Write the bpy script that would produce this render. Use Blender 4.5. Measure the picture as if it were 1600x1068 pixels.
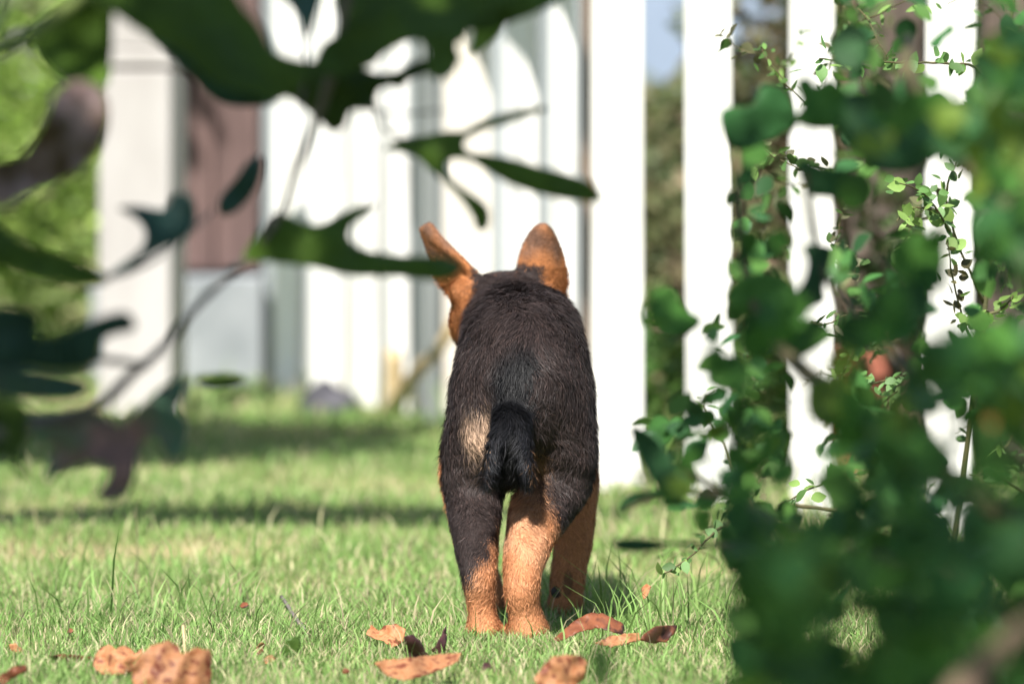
import bpy, bmesh, math, random
import numpy as np
from mathutils import Vector, Matrix, noise
from mathutils.geometry import delaunay_2d_cdt

for o in list(bpy.data.objects): bpy.data.objects.remove(o)
S = bpy.context.scene
C = S.collection
random.seed(7); rng = np.random.default_rng(7)

# ------------------------------------------------------------------ camera, light, exposure
F = 8889.0; CH = 0.45                      # focal length in photo pixels, camera height
cd = bpy.data.cameras.new('camera'); cam = bpy.data.objects.new('camera', cd); C.objects.link(cam)
cam.location = (0, 0, CH); cam.rotation_euler = (math.radians(90), 0, 0)
cd.sensor_width = 36; cd.lens = 200; cd.shift_y = -334 / 1600
cd.clip_start = 0.05; cd.clip_end = 2000
cd.dof.use_dof = True; cd.dof.focus_distance = 4.98; cd.dof.aperture_fstop = 5.5; cd.dof.aperture_blades = 9
S.camera = cam
SUN_EL, SUN_AZ = math.radians(50), math.radians(14)      # azimuth: behind the camera, a little to its left
sdir = Vector((-math.sin(SUN_AZ) * math.cos(SUN_EL), -math.cos(SUN_AZ) * math.cos(SUN_EL), math.sin(SUN_EL)))
W = bpy.data.worlds.new('World'); S.world = W; W.use_nodes = True
nt = W.node_tree; bg = nt.nodes['Background']
sky = nt.nodes.new('ShaderNodeTexSky'); sky.sky_type = 'NISHITA'; sky.sun_disc = False
sky.sun_elevation = SUN_EL; sky.sun_rotation = math.pi + SUN_AZ
nt.links.new(sky.outputs[0], bg.inputs[0]); bg.inputs[1].default_value = 0.065
sl = bpy.data.lights.new('sun', 'SUN'); sl.energy = 4.8; sl.angle = math.radians(0.53); sl.color = (1, 0.96, 0.90)
so = bpy.data.objects.new('sun', sl); C.objects.link(so); so.rotation_euler = sdir.to_track_quat('Z', 'Y').to_euler()
so.location = (-2, -4, 6)
S.view_settings.view_transform = 'Standard'; S.view_settings.look = 'None'
S.view_settings.gamma = 1; S.view_settings.use_curve_mapping = False
S.view_settings.exposure = 1.38
S.render.engine = 'CYCLES'
S.cycles.use_denoising = True

def P(px, py, d): return Vector(((px - 800) * d / F, d, CH - (py - 200) * d / F))

# ------------------------------------------------------------------ helpers
def lin(c): return tuple((v / 255 / 12.92 if v / 255 <= .04045 else ((v / 255 + .055) / 1.055) ** 2.4) for v in c)
def new_mat(name):
    m = bpy.data.materials.new(name); m.use_nodes = True
    t = m.node_tree; return m, t, t.nodes['Principled BSDF']
def tex_noise(t, scale, detail=4, coord='Object', sc=(1, 1, 1), rough=.55):
    c = t.nodes.new('ShaderNodeTexCoord'); mp = t.nodes.new('ShaderNodeMapping'); n = t.nodes.new('ShaderNodeTexNoise')
    mp.inputs['Scale'].default_value = sc; n.inputs['Scale'].default_value = scale; n.inputs['Detail'].default_value = detail
    n.inputs['Roughness'].default_value = rough
    t.links.new(c.outputs[coord], mp.inputs[0]); t.links.new(mp.outputs[0], n.inputs[0]); return n
def ramp(t, src, stops):
    r = t.nodes.new('ShaderNodeValToRGB'); e = r.color_ramp.elements
    while len(e) < len(stops): e.new(.5)
    for k, (p, c) in enumerate(stops): e[k].position = p; e[k].color = (*c, 1)
    t.links.new(src, r.inputs[0]); return r
def bump(t, b, src, strength=.3, dist=.01):
    n = t.nodes.new('ShaderNodeBump'); n.inputs['Strength'].default_value = strength; n.inputs['Distance'].default_value = dist
    t.links.new(src, n.inputs['Height']); t.links.new(n.outputs[0], b.inputs['Normal'])
def noise_mat(name, stops, scale=20, rough=.8, sc=(1, 1, 1), bmp=.3, dist=.004, spec=.3, detail=5):
    m, t, b = new_mat(name); n = tex_noise(t, scale, detail, sc=sc); r = ramp(t, n.outputs[0], stops)
    t.links.new(r.outputs[0], b.inputs['Base Color']); b.inputs['Roughness'].default_value = rough
    b.inputs['Specular IOR Level'].default_value = spec
    if bmp: bump(t, b, n.outputs[0], bmp, dist)
    return m
def leaf_mat(name, c1, c2, trans=.3, rough=.5, spec=.4, scale=30, tcol=None, dry=None, var=(.65, 1.4)):
    """leaf: principled face plus light passing through; colour varies inside a leaf and from leaf to leaf"""
    m, t, b = new_mat(name); L = t.links
    n = tex_noise(t, scale, 4, coord='Object')
    r = ramp(t, n.outputs[0], [(.3, c1), (.7, c2)] if dry is None else [(.28, c1), (.5, c2), (.62, dry)])
    oi = t.nodes.new('ShaderNodeObjectInfo'); hsv = t.nodes.new('ShaderNodeHueSaturation')
    mr = t.nodes.new('ShaderNodeMapRange'); mr.inputs[3].default_value = var[0]; mr.inputs[4].default_value = var[1]
    L.new(oi.outputs['Random'], mr.inputs[0]); L.new(mr.outputs[0], hsv.inputs['Value']); L.new(r.outputs[0], hsv.inputs['Color'])
    L.new(hsv.outputs[0], b.inputs['Base Color']); b.inputs['Roughness'].default_value = rough
    b.inputs['Specular IOR Level'].default_value = spec
    tr = t.nodes.new('ShaderNodeBsdfTranslucent'); mx = t.nodes.new('ShaderNodeMixShader'); mx.inputs[0].default_value = trans
    if tcol: tr.inputs[0].default_value = (*tcol, 1)
    else: L.new(hsv.outputs[0], tr.inputs[0])
    L.new(b.outputs[0], mx.inputs[1]); L.new(tr.outputs[0], mx.inputs[2]); L.new(mx.outputs[0], t.nodes['Material Output'].inputs[0])
    bump(t, b, n.outputs[0], .25, .002)
    return m
def attr_leaf_mat(name, trans=.3, rough=.55, spec=.3):
    m, t, b = new_mat(name); L = t.links
    a = t.nodes.new('ShaderNodeAttribute'); a.attribute_name = 'Col'
    L.new(a.outputs[0], b.inputs['Base Color']); b.inputs['Roughness'].default_value = rough; b.inputs['Specular IOR Level'].default_value = spec
    tr = t.nodes.new('ShaderNodeBsdfTranslucent'); mx = t.nodes.new('ShaderNodeMixShader'); mx.inputs[0].default_value = trans
    L.new(a.outputs[0], tr.inputs[0]); L.new(b.outputs[0], mx.inputs[1]); L.new(tr.outputs[0], mx.inputs[2])
    L.new(mx.outputs[0], t.nodes['Material Output'].inputs[0]); return m

def link(name, me, mat, parent=None, loc=None):
    o = bpy.data.objects.new(name, me); C.objects.link(o)
    if mat and not me.materials: me.materials.append(mat)
    if parent: o.parent = parent
    if loc is not None: o.location = loc
    return o
def empty(name, loc, label, cat, group=None):
    o = bpy.data.objects.new(name, None); C.objects.link(o); o.location = loc; o.empty_display_size = .05
    o['label'] = label; o['category'] = cat
    if group: o['group'] = group
    return o
def tag(o, label=None, cat=None, group=None, kind=None):
    for k, v in (('label', label), ('category', cat), ('group', group), ('kind', kind)):
        if v: o[k] = v
    return o
def pydata(name, v, f, smooth=False):
    me = bpy.data.meshes.new(name); me.from_pydata([tuple(x) for x in v], [], f); me.update()
    if smooth: me.shade_smooth()
    return me
def np_mesh(name, verts, tris=None, quads=None, col=None, smooth=False):
    """fast mesh from numpy arrays; tris/quads are index arrays; col is per vertex RGB"""
    me = bpy.data.meshes.new(name); me.vertices.add(len(verts)); me.vertices.foreach_set('co', np.ascontiguousarray(verts, dtype=np.float32).ravel())
    parts = []; starts = []; off = 0
    for arr, k in ((quads, 4), (tris, 3)):
        if arr is None or len(arr) == 0: continue
        parts.append(np.asarray(arr, dtype=np.int32).ravel()); starts.append(off + np.arange(len(arr), dtype=np.int32) * k); off += len(arr) * k
    li = np.concatenate(parts); st = np.concatenate(starts)
    me.loops.add(len(li)); me.loops.foreach_set('vertex_index', li)
    me.polygons.add(len(st)); me.polygons.foreach_set('loop_start', st)
    me.update(calc_edges=True)
    if col is not None:
        a = me.color_attributes.new('Col', 'FLOAT_COLOR', 'POINT')
        a.data.foreach_set('color', np.concatenate([col, np.ones((len(col), 1))], 1).astype(np.float32).ravel())
    if smooth: me.shade_smooth()
    return me
def box_bm(bm, c, s, rz=0, bev=0):
    r = bmesh.ops.create_cube(bm, size=1, matrix=Matrix.Translation(c) @ Matrix.Rotation(rz, 4, 'Z') @ Matrix.Diagonal((*s, 1)))
    if bev:
        es = list({e for v in r['verts'] for e in v.link_edges})
        bmesh.ops.bevel(bm, geom=es, offset=bev, segments=2, affect='EDGES', profile=.5)
def bm_mesh(name, bm, smooth=False):
    me = bpy.data.meshes.new(name); bm.to_mesh(me); bm.free()
    if smooth: me.shade_smooth()
    return me
def catmull(pts, n=6, closed=False):
    pts = [Vector(p) for p in pts]; out = []; N = len(pts)
    rngk = range(N if closed else N - 1)
    for i in rngk:
        if closed: p0, p1, p2, p3 = pts[(i - 1) % N], pts[i], pts[(i + 1) % N], pts[(i + 2) % N]
        else: p0, p1, p2, p3 = pts[max(i - 1, 0)], pts[i], pts[i + 1], pts[min(i + 2, N - 1)]
        for k in range(n):
            t = k / n
            out.append(.5 * ((2 * p1) + (p2 - p0) * t + (2 * p0 - 5 * p1 + 4 * p2 - p3) * t * t + (3 * p1 - p0 - 3 * p2 + p3) * t ** 3))
    if not closed: out.append(pts[-1])
    return out
def tube_vf(pts, radii, sides=7):
    pts = [Vector(p) for p in pts]; V = []; Fc = []
    up = Vector((.31, .17, .93))
    for i, p in enumerate(pts):
        t = (pts[min(i + 1, len(pts) - 1)] - pts[max(i - 1, 0)]).normalized()
        a = t.cross(up); a = a.normalized() if a.length > 1e-4 else Vector((1, 0, 0)); b = t.cross(a)
        for k in range(sides):
            w = 2 * math.pi * k / sides; V.append(p + (a * math.cos(w) + b * math.sin(w)) * radii[i])
    for i in range(len(pts) - 1):
        for k in range(sides):
            k2 = (k + 1) % sides; Fc.append((i * sides + k, i * sides + k2, (i + 1) * sides + k2, (i + 1) * sides + k))
    Fc.append(tuple(range(sides))[::-1]); Fc.append(tuple((len(pts) - 1) * sides + k for k in range(sides)))
    return V, Fc
def tube(name, pts, r0, r1, mat, parent=None, sides=7, n=5, wob=0):
    q = catmull(pts, n) if len(pts) > 2 else [Vector(p) for p in pts]
    if wob: q = [p + Vector((random.uniform(-1, 1), random.uniform(-1, 1), random.uniform(-1, 1))) * wob for p in q]
    rad = [r0 + (r1 - r0) * i / (len(q) - 1) for i in range(len(q))]
    if wob: rad = [r * random.uniform(.88, 1.12) for r in rad]
    v, f = tube_vf(q, rad, sides)
    if parent is not None:
        v = [p - parent.location for p in v]
    return link(name, pydata(name, v, f, True), mat, parent)

# ------------------------------------------------------------------ materials
M = {}
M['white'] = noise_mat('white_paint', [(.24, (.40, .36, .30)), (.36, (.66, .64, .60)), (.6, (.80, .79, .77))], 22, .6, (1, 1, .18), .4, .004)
M['white_muted'] = noise_mat('muted_white_paint', [(.3, (.28, .265, .25)), (.6, (.36, .345, .33))], 9, .65, (1, 1, .25), .3, .004)  # white toned down below the white of the pickets
M['grey'] = noise_mat('shaded_gap_grey', [(.3, (.13, .145, .14)), (.6, (.19, .205, .20))], 12, .7, (1, 1, .25), .3, .003)  # tone of the shaded gap, put on one added picket
M['cream'] = noise_mat('cream_paint', [(.3, (.66, .60, .50)), (.6, (.76, .71, .64))], 9, .6, (1, 1, .25), .3, .003)
M['shed'] = noise_mat('grey_white_boards', [(.3, (.19, .215, .22)), (.65, (.27, .295, .30))], 6, .7, (1, 1, .3), .3, .004)  # shade on the pale boards is put into this grey tone
M['door'] = noise_mat('red_brown_door', [(.3, (.055, .034, .031)), (.65, (.12, .075, .068))], 12, .7, (3, 1, .4), .3, .004)
M['concrete'] = noise_mat('pale_concrete', [(.3, (.15, .165, .175)), (.65, (.24, .255, .265))], 10, .9)
M['roof'] = noise_mat('grey_roof', [(.3, (.10, .10, .10)), (.7, (.18, .17, .16))], 12, .9)
M['stone'] = noise_mat('grey_stone', [(.4, (.016, .016, .020)), (.62, (.075, .073, .085))], 11, .9, bmp=.7, dist=.02)
M['bark'] = noise_mat('brown_bark', [(.25, (.055, .036, .024)), (.6, (.14, .095, .065)), (.8, (.2, .14, .1))], 18, .9, (1, 1, .25), .8, .02)
M['pink_bark'] = noise_mat('pinkish_bark', [(.3, (.022, .018, .013)), (.5, (.065, .050, .040)), (.72, (.13, .095, .076))], 26, .9, (1, 1, .22), 1.0, .03)  # darker tones also carry the foliage shade on the trunks
M['grey_bark'] = noise_mat('smooth_grey_bark', [(.25, (.07, .06, .05)), (.7, (.17, .15, .13))], 30, .8, (1, 1, .4), .4, .006)
M['twig'] = noise_mat('green_brown_twig', [(.3, (.05, .055, .02)), (.7, (.11, .085, .04))], 80, .7)
M['straw'] = noise_mat('straw', [(.3, (.34, .25, .13)), (.7, (.5, .4, .24))], 60, .7)
M['terracotta'] = noise_mat('terracotta', [(.3, (.30, .09, .055)), (.7, (.40, .14, .09))], 20, .9)
M['fig'] = leaf_mat('fig_leaf', (.040, .078, .009), (.070, .130, .018), .25, .6, .15, 26)
M['fig_blue'] = leaf_mat('fig_leaf_bluish', (.030, .085, .068), (.055, .140, .11), .2, .55, .3, 26)
M['fig_purple'] = leaf_mat('fig_leaf_bronzed', (.05, .12, .065), (.075, .15, .08), .2, .55, .35, 12, dry=(.19, .12, .11))
M['fig_bright'] = leaf_mat('fig_leaf_young', (.15, .26, .03), (.2, .33, .05), .5, .55, .3, 26)
M['fig_dry'] = leaf_mat('dry_fig_leaf', (.17, .11, .10), (.30, .22, .215), .2, .7, .2, 18, dry=(.07, .045, .02))
M['fig_stem'] = noise_mat('yellow_green_stem', [(.3, (.09, .12, .03)), (.7, (.16, .2, .06))], 30, .6)
M['bush'] = leaf_mat('bush_leaf', (.035, .115, .018), (.085, .215, .038), .35, .6, .2, 40)
M['bush_dark'] = leaf_mat('bush_leaf_dark', (.020, .075, .020), (.040, .125, .038), .3, .6, .22, 40)
M['bush_lime'] = leaf_mat('bush_leaf_yellowing', (.09, .17, .015), (.17, .25, .03), .45, .5, .4, 40)
M['bush_orange'] = leaf_mat('bush_leaf_orange', (.14, .08, .012), (.17, .06, .015), .3, .5, .4, 40)
M['small'] = leaf_mat('small_leaf', (.06, .14, .035), (.12, .23, .06), .3, .45, .5, 60)
M['small_tip'] = leaf_mat('small_leaf_tip', (.16, .27, .06), (.22, .34, .09), .4, .5, .4, 60)
M['small_red'] = leaf_mat('small_leaf_reddish', (.10, .05, .02), (.06, .09, .03), .3, .5, .4, 60)
M['foliage'] = attr_leaf_mat('foliage')
M['grass'] = attr_leaf_mat('grass_blades', .35, .6, .25)
M['dead_orange'] = leaf_mat('fallen_leaf_orange', (.25, .085, .032), (.34, .165, .078), .15, .6, .25, 130, dry=(.13, .035, .018), var=(.85, 1.2))
M['dead_brown'] = leaf_mat('fallen_leaf_brown', (.10, .032, .016), (.19, .065, .030), .2, .55, .3, 60, dry=(.05, .02, .015), var=(.8, 1.2))
M['dead_dark'] = leaf_mat('fallen_leaf_dark', (.05, .018, .02), (.10, .04, .04), .1, .5, .3, 60)
M['dead_green'] = leaf_mat('fallen_leaf_green', (.03, .06, .012), (.05, .09, .015), .2, .5, .3, 60)

# ------------------------------------------------------------------ ground
def make_ground():
    m, t, b = new_mat('lawn_soil'); L = t.links
    n1 = tex_noise(t, 2.2, 6); n2 = tex_noise(t, 160, 4)
    r1 = ramp(t, n1.outputs[0], [(.34, (.11, .19, .055)), (.5, (.19, .24, .09)), (.64, (.36, .31, .18))])
    r2 = ramp(t, n2.outputs[0], [(.3, (.55, .55, .5)), (.7, (1.3, 1.25, 1.1))])
    mx = t.nodes.new('ShaderNodeMix'); mx.data_type = 'RGBA'; mx.blend_type = 'MULTIPLY'; mx.inputs[0].default_value = 1
    L.new(r1.outputs[0], mx.inputs[6]); L.new(r2.outputs[0], mx.inputs[7]); L.new(mx.outputs[2], b.inputs['Base Color'])
    b.inputs['Roughness'].default_value = .95; b.inputs['Specular IOR Level'].default_value = .1
    bump(t, b, n2.outputs[0], .8, .01)
    s = 500; g = link('lawn', pydata('lawn', [(-s, -s, 0), (s, -s, 0), (s, s, 0), (-s, s, 0)], [(0, 1, 2, 3)]), m)
    tag(g, kind='structure')
make_ground()

def grass_patch(n, x0, x1, y0, y1, hmin, hmax, w, tall=.04, straw=.16):
    x = rng.uniform(x0, x1, n); y = rng.uniform(y0, y1, n)
    # clumps: density and tone follow a low-frequency field
    f = np.sin(x * 9 + 1.3 * np.sin(y * 5)) * np.sin(y * 7.3 + 1.1 * np.sin(x * 6)) * .5 + .5
    keep = rng.random(n) < (.3 + .7 * f); x, y, f = x[keep], y[keep], f[keep]; n = len(x)
    h = rng.uniform(hmin, hmax, n) * (.7 + .5 * f); tl = rng.random(n) < tall; h[tl] *= rng.uniform(1.6, 2.6, tl.sum())
    a = rng.uniform(0, 2 * np.pi, n); lean = rng.uniform(.1, 1.0, n) * h; b = rng.uniform(0, 2 * np.pi, n)
    root = np.stack([x, y, np.zeros(n)], 1); side = np.stack([np.cos(a), np.sin(a), np.zeros(n)], 1) * (w * rng.uniform(.6, 1.3, n))[:, None]
    ld = np.stack([np.cos(b), np.sin(b), np.zeros(n)], 1) * lean[:, None]
    mid = root + ld * .35 + np.array([0, 0, 1]) * (h * .58)[:, None]; tip = root + ld + np.array([0, 0, 1]) * (h * .95)[:, None]
    V = np.stack([root - side, root + side, mid - side * .8, mid + side * .8, tip], 1).reshape(-1, 3)
    i = np.arange(n)[:, None] * 5
    q = np.concatenate([i, i + 1, i + 3, i + 2], 1); t = np.concatenate([i + 2, i + 3, i + 4], 1)
    base = np.where((rng.random(n) < straw + .12 * (1 - f))[:, None], np.array([.43, .37, .235]), np.array([.155, .278, .072]) * np.array([1, 1, 1]))
    yel = rng.random(n)[:, None]; base = base * (1 - .35 * yel) + np.array([.30, .36, .14]) * .35 * yel
    base = base * rng.uniform(.7, 1.35, n)[:, None]
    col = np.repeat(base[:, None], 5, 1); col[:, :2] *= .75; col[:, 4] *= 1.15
    return V, t, q, col.reshape(-1, 3)
def merge(parts):
    V, T, Q, K = [], [], [], []; off = 0
    for v, t, q, c in parts:
        V.append(v); K.append(c); off_ = off
        if t is not None: T.append(t + off_)
        if q is not None: Q.append(q + off_)
        off += len(v)
    return np.concatenate(V), (np.concatenate(T) if T else None), (np.concatenate(Q) if Q else None), np.concatenate(K)
gp = [grass_patch(150000, -.75, .75, 4.25, 5.7, .007, .018, .0007, .028, .24),
      grass_patch(55000, -1.0, 1.0, 5.7, 8.0, .009, .020, .0011, .03, .24),
      grass_patch(40000, -1.9, 1.6, 8.0, 12.5, .016, .030, .0020, .04, .24),
      grass_patch(26000, -3.2, -.75, 3.0, 8.0, .014, .03, .002, .05), grass_patch(26000, .75, 3.2, 3.0, 8.0, .014, .03, .002, .05),
      grass_patch(12000, -1.2, 1.2, 2.2, 4.25, .012, .026, .0018, .04),
      # taller weeds by the fence foot and right of the puppy
      grass_patch(160, .06, .20, 4.95, 5.3, .03, .075, .0010, 0, .1), grass_patch(900, .05, .5, 5.9, 7.4, .03, .07, .0012, .02, .3),
      grass_patch(240, -.45, -.25, 5.1, 5.7, .03, .06, .0011, .05, .1), grass_patch(650, -.5, .5, 4.9, 6.4, .024, .042, .0009, .0, .12)]
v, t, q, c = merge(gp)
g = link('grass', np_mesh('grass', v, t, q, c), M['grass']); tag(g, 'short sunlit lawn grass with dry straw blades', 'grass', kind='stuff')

# ------------------------------------------------------------------ white picket fence
def picket(parent, px0, px1, d, top=1.05, thick=.020, yaw=None, mat='white', name='picket', point=True):
    """upright board standing on the ground; px0..px1 is the width it shows at distance d"""
    wv = (px1 - px0) * d / F; yaw = math.radians(-72) if yaw is None else yaw
    w = (wv - thick * abs(math.sin(yaw))) / max(abs(math.cos(yaw)), .15)
    bm = bmesh.new(); h = top
    prof = [(-w / 2, -.02), (w / 2, -.02), (w / 2, h - .05 if point else h), (0, h), (-w / 2, h - .05 if point else h)] if point else [(-w / 2, -.02), (w / 2, -.02), (w / 2, h), (-w / 2, h)]
    vs = [bm.verts.new((x, -thick / 2, z)) for x, z in prof]; f = bm.faces.new(vs)
    ex = bmesh.ops.extrude_face_region(bm, geom=[f]); bmesh.ops.translate(bm, verts=[e for e in ex['geom'] if isinstance(e, bmesh.types.BMVert)], vec=(0, thick, 0))
    bmesh.ops.recalc_face_normals(bm, faces=bm.faces); bmesh.ops.bevel(bm, geom=bm.edges[:], offset=.002, segments=1, affect='EDGES')
    o = link(name, bm_mesh(name, bm), M[mat], parent); o.location = Vector((((px0 + px1) / 2 - 800) * d / F, d, 0)) - parent.location
    o.rotation_euler = (random.uniform(-.006, .006), random.uniform(-.006, .006), yaw); return o
fence = empty('picket_fence', (.131, 7.08, 0), 'white picket fence running back along the right of the lawn', 'fence')
picket(fence, 922, 1006, 7.08, 1.15, .062, math.radians(-68), name='post', point=False)
for a, b_, d in ((1073, 1145, 6.82), (1235, 1303, 6.55), (1445, 1518, 6.28), (1690, 1766, 6.0), (1960, 2040, 5.72), (2270, 2350, 5.45)): picket(fence, a, b_, d, yaw=math.radians(-66))
for a, b_, d, mt in ((857, 897, 7.75, 'white'), (786, 841, 8.15, 'white'), (692, 770, 8.5, 'cream'), (648, 688, 8.75, 'grey'), (596, 641, 9.0, 'white'), (540, 590, 9.25, 'white'), (482, 538, 9.45, 'white'), (424, 480, 9.65, 'white')):  # the grey one is added and stands in for the shaded gap
    picket(fence, a, b_, d, yaw=math.radians(-60 if b_ - a > 55 else -72), mat=mt)
def rail(pa, pb, z, parent):
    a, b_ = Vector(pa), Vector(pb); dv = b_ - a; bm = bmesh.new()
    box_bm(bm, ((0, 0, 0)), (dv.length, .03, .06), 0, .002)
    o = link('rail', bm_mesh('rail', bm), M['white'], parent); o.location = (a + b_) / 2 + Vector((.03, .01, z)) - parent.location; o.rotation_euler = (0, 0, math.atan2(dv.y, dv.x))
for z in (.72, .95):
    rail(((965 - 800) * 7.08 / F + .025, 7.06, 0), ((2310 - 800) * 5.45 / F + .035, 5.45, 0), z, fence)
    rail(((452 - 800) * 9.65 / F + .03, 9.65, 0), ((965 - 800) * 7.08 / F, 7.15, 0), z, fence)

# the heavier white post left of the lawn
gpst = empty('gate_post', (-.578, 8.9, 0), 'thick square white post at left with a moulded collar near its top', 'post')
bm = bmesh.new(); box_bm(bm, (0, 0, .26), (.115, .115, .56), math.radians(-9), .004); link('shaft', bm_mesh('shaft', bm), M['white_muted'], gpst)
bm = bmesh.new(); box_bm(bm, (0, 0, .56), (.124, .124, .028), math.radians(-9), .004); link('collar', bm_mesh('collar', bm), M['white_muted'], gpst)
bm = bmesh.new(); box_bm(bm, (0, 0, .83), (.118, .118, .51), math.radians(-9), .004); link('upper_shaft', bm_mesh('upper_shaft', bm), M['white_muted'], gpst)
bm = bmesh.new(); box_bm(bm, (0, 0, 1.10), (.15, .15, .03), math.radians(-9), .004); link('cap', bm_mesh('cap', bm), M['white_muted'], gpst)

# small shed behind the far end of the fence
shed = empty('garden_shed', (-.33, 10.2, 0), 'pale grey boarded garden shed behind the far end of the fence', 'shed')
x = -.74
for k in range(10):
    w = .0875
    if x + w > -.82 and not (x + w / 2 > -.74 and x + w / 2 < -.43):
        bm = bmesh.new(); box_bm(bm, (x + w / 2 + .33, -.1, 1.0), (w - .006, .018 + .003 * (k % 2), 2.0), 0, .002); link('board', bm_mesh('board', bm), M['shed'], shed)
    x += w
bm = bmesh.new(); box_bm(bm, (.03, .45, 1.0), (.868, 1.06, 1.99), 0, .0); link('wall', bm_mesh('wall', bm), M['shed'], shed)
bm = bmesh.new(); box_bm(bm, (-.255, -.105, 1.02), (.27, .025, 1.64), 0, .003); dr = link('door', bm_mesh('door', bm), M['door'], shed)
bm = bmesh.new(); box_bm(bm, (-.205, -.125, 1.02), (.012, .02, 1.64), 0, .002); link('batten', bm_mesh('batten', bm), M['door'], dr)
bm = bmesh.new(); box_bm(bm, (-.255, -.19, .095), (.30, .17, .19), 0, .006); link('doorstep', bm_mesh('doorstep', bm), M['concrete'], shed)
bm = bmesh.new(); box_bm(bm, (.03, .42, 2.06), (1.12, 1.3, .06), 0, .004); link('roof', bm_mesh('roof', bm), M['roof'], shed)

# stone and leaning dry branch at the fence foot
def rock(name, loc, s, mat, label, cat):
    bm = bmesh.new(); bmesh.ops.create_icosphere(bm, subdivisions=3, radius=1)
    for v in bm.verts:
        k = 1 + .28 * noise.noise(v.co * 1.7 + Vector(loc)) + .1 * noise.noise(v.co * 5); v.co = Vector((v.co.x * s[0] * k, v.co.y * s[1] * k, v.co.z * s[2] * k))
    o = link(name, bm_mesh(name, bm, True), mat, None, loc); return tag(o, label, cat)
rock('stone', P(514, 636, 9.0) + Vector((0, 0, .0)), (.048, .04, .040), M['stone'], 'grey stone lying at the foot of the white fence', 'stone')
br = tube('dry_branch', [P(598, 655, 9.0) + Vector((0, 0, .0)), P(622, 625, 8.75), P(650, 580, 8.55), P(690, 540, 8.4), P(730, 470, 8.38)], .014, .008, M['straw'], None, 7, 5, .0015)
tag(br, 'dry tan branch leaning against the white fence beside the puppy', 'branch')
stp = tube('wooden_stake', [P(614, 652, 8.85), P(616, 600, 8.84), P(617, 545, 8.83)], .017, .015, M['straw'], None, 8, 3, .001)
tag(stp, 'short tan wooden stake standing beside the leaning branch', 'stake')

bs = tube('brown_stake', [(.110, 8.3, -.02), (.111, 8.3, .5), (.112, 8.3, 1.1)], .011, .011, M['bark'], None, 8, 3)
tag(bs, 'thin dark brown stake seen in the gap left of the bright fence post', 'stake')
house = empty('house', (2.2, 32, 0), 'made-up distant house behind the hedge, its blue grey filling the gap right of the fence post', 'house')  # house added so a duller blue replaces the white sky in the gap
M['siding'] = noise_mat('blue_grey_siding', [(.3, (.15, .19, .26)), (.7, (.19, .23, .31))], 2, .8)
bm = bmesh.new(); box_bm(bm, (0, 2, 1.3), (5.0, 4, 2.6), 0, .0); link('wall', bm_mesh('wall', bm), M['siding'], house)
v_ = [(-2.8, -.4, 2.6), (2.8, -.4, 2.6), (2.8, 4.4, 2.6), (-2.8, 4.4, 2.6), (-2.8, 2, 4.0), (2.8, 2, 4.0)]
link('roof', pydata('roof', v_, [(0, 1, 5, 4), (2, 3, 4, 5), (1, 2, 5), (3, 0, 4), (3, 2, 1, 0)]), M['roof'], house)
for wx in (.2, 1.7):
    bm = bmesh.new(); box_bm(bm, (wx, -.02, 1.5), (.8, .06, 1.0), 0, .0); wn = link('window', bm_mesh('window', bm), M['white_muted'], house)
    bm = bmesh.new(); box_bm(bm, (wx, -.04, 1.5), (.7, .05, .9), 0, .0); link('pane', bm_mesh('pane', bm), M['roof'], wn)

# ------------------------------------------------------------------ foliage helpers
def leaf_template(pts, fold=.12, droop=.15):
    """pts: half outline (along, half width) from stem to tip, unit length along +Y"""
    V = [(0, 0, 0)]; n = len(pts)
    mid = [(0, y, -droop * y * y) for y, _ in pts]; Lf = [(-w, y, -droop * y * y + fold * w) for y, w in pts]; R = [(w, y, -droop * y * y + fold * w) for y, w in pts]
    V = mid + Lf + R; T = []
    for i in range(n - 1):
        T += [(i, i + 1, n + i + 1), (i, n + i + 1, n + i), (i, 2 * n + i, 2 * n + i + 1), (i, 2 * n + i + 1, i + 1)]
    return np.array(V, dtype=float), np.array(T)
OVATE = leaf_template([(0, .02), (.12, .20), (.34, .33), (.6, .30), (.82, .16), (1, .005)])
ROUND = leaf_template([(0, .03), (.08, .30), (.3, .44), (.55, .42), (.8, .27), (1, .02)], .1, .2)
SLIM = leaf_template([(0, .02), (.2, .13), (.5, .17), (.8, .10), (1, .005)], .2, .1)
def fig_template():
    # palmate outline with five lobes, as a fan around the stem point
    pts = []; lob = [(-115, .42), (-62, .62), (0, 1.0), (62, .62), (115, .42)]
    for k, (a, r) in enumerate(lob):
        a = math.radians(a)
        for da, rr in ((-.17, .72), (0, 1), (.17, .72)): pts.append((math.sin(a + da) * r * rr, math.cos(a + da) * r * rr))
        if k < 4:
            am = (a + math.radians(lob[k + 1][0])) / 2; pts.append((math.sin(am) * .24, math.cos(am) * .24))
    V = [(0, 0, 0)] + [(x, y, -.18 * (x * x + y * y) + .05 * math.sin(9 * x)) for x, y in pts]
    return np.array(V), np.array([(0, i, i + 1) for i in range(1, len(pts))])
FIG = fig_template()
def frames(n, up=.5, nrm=None):
    """random orthonormal frames whose Z axis leans upward by 'up'"""
    z = rng.normal(size=(n, 3)); z /= np.linalg.norm(z, axis=1)[:, None]; z = z + np.array([0, 0, up * 2]); z /= np.linalg.norm(z, axis=1)[:, None]
    y = rng.normal(size=(n, 3)); y -= (y * z).sum(1)[:, None] * z; y /= np.linalg.norm(y, axis=1)[:, None]
    return np.stack([np.cross(y, z), y, z], 1)          # rows are the axes
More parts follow.
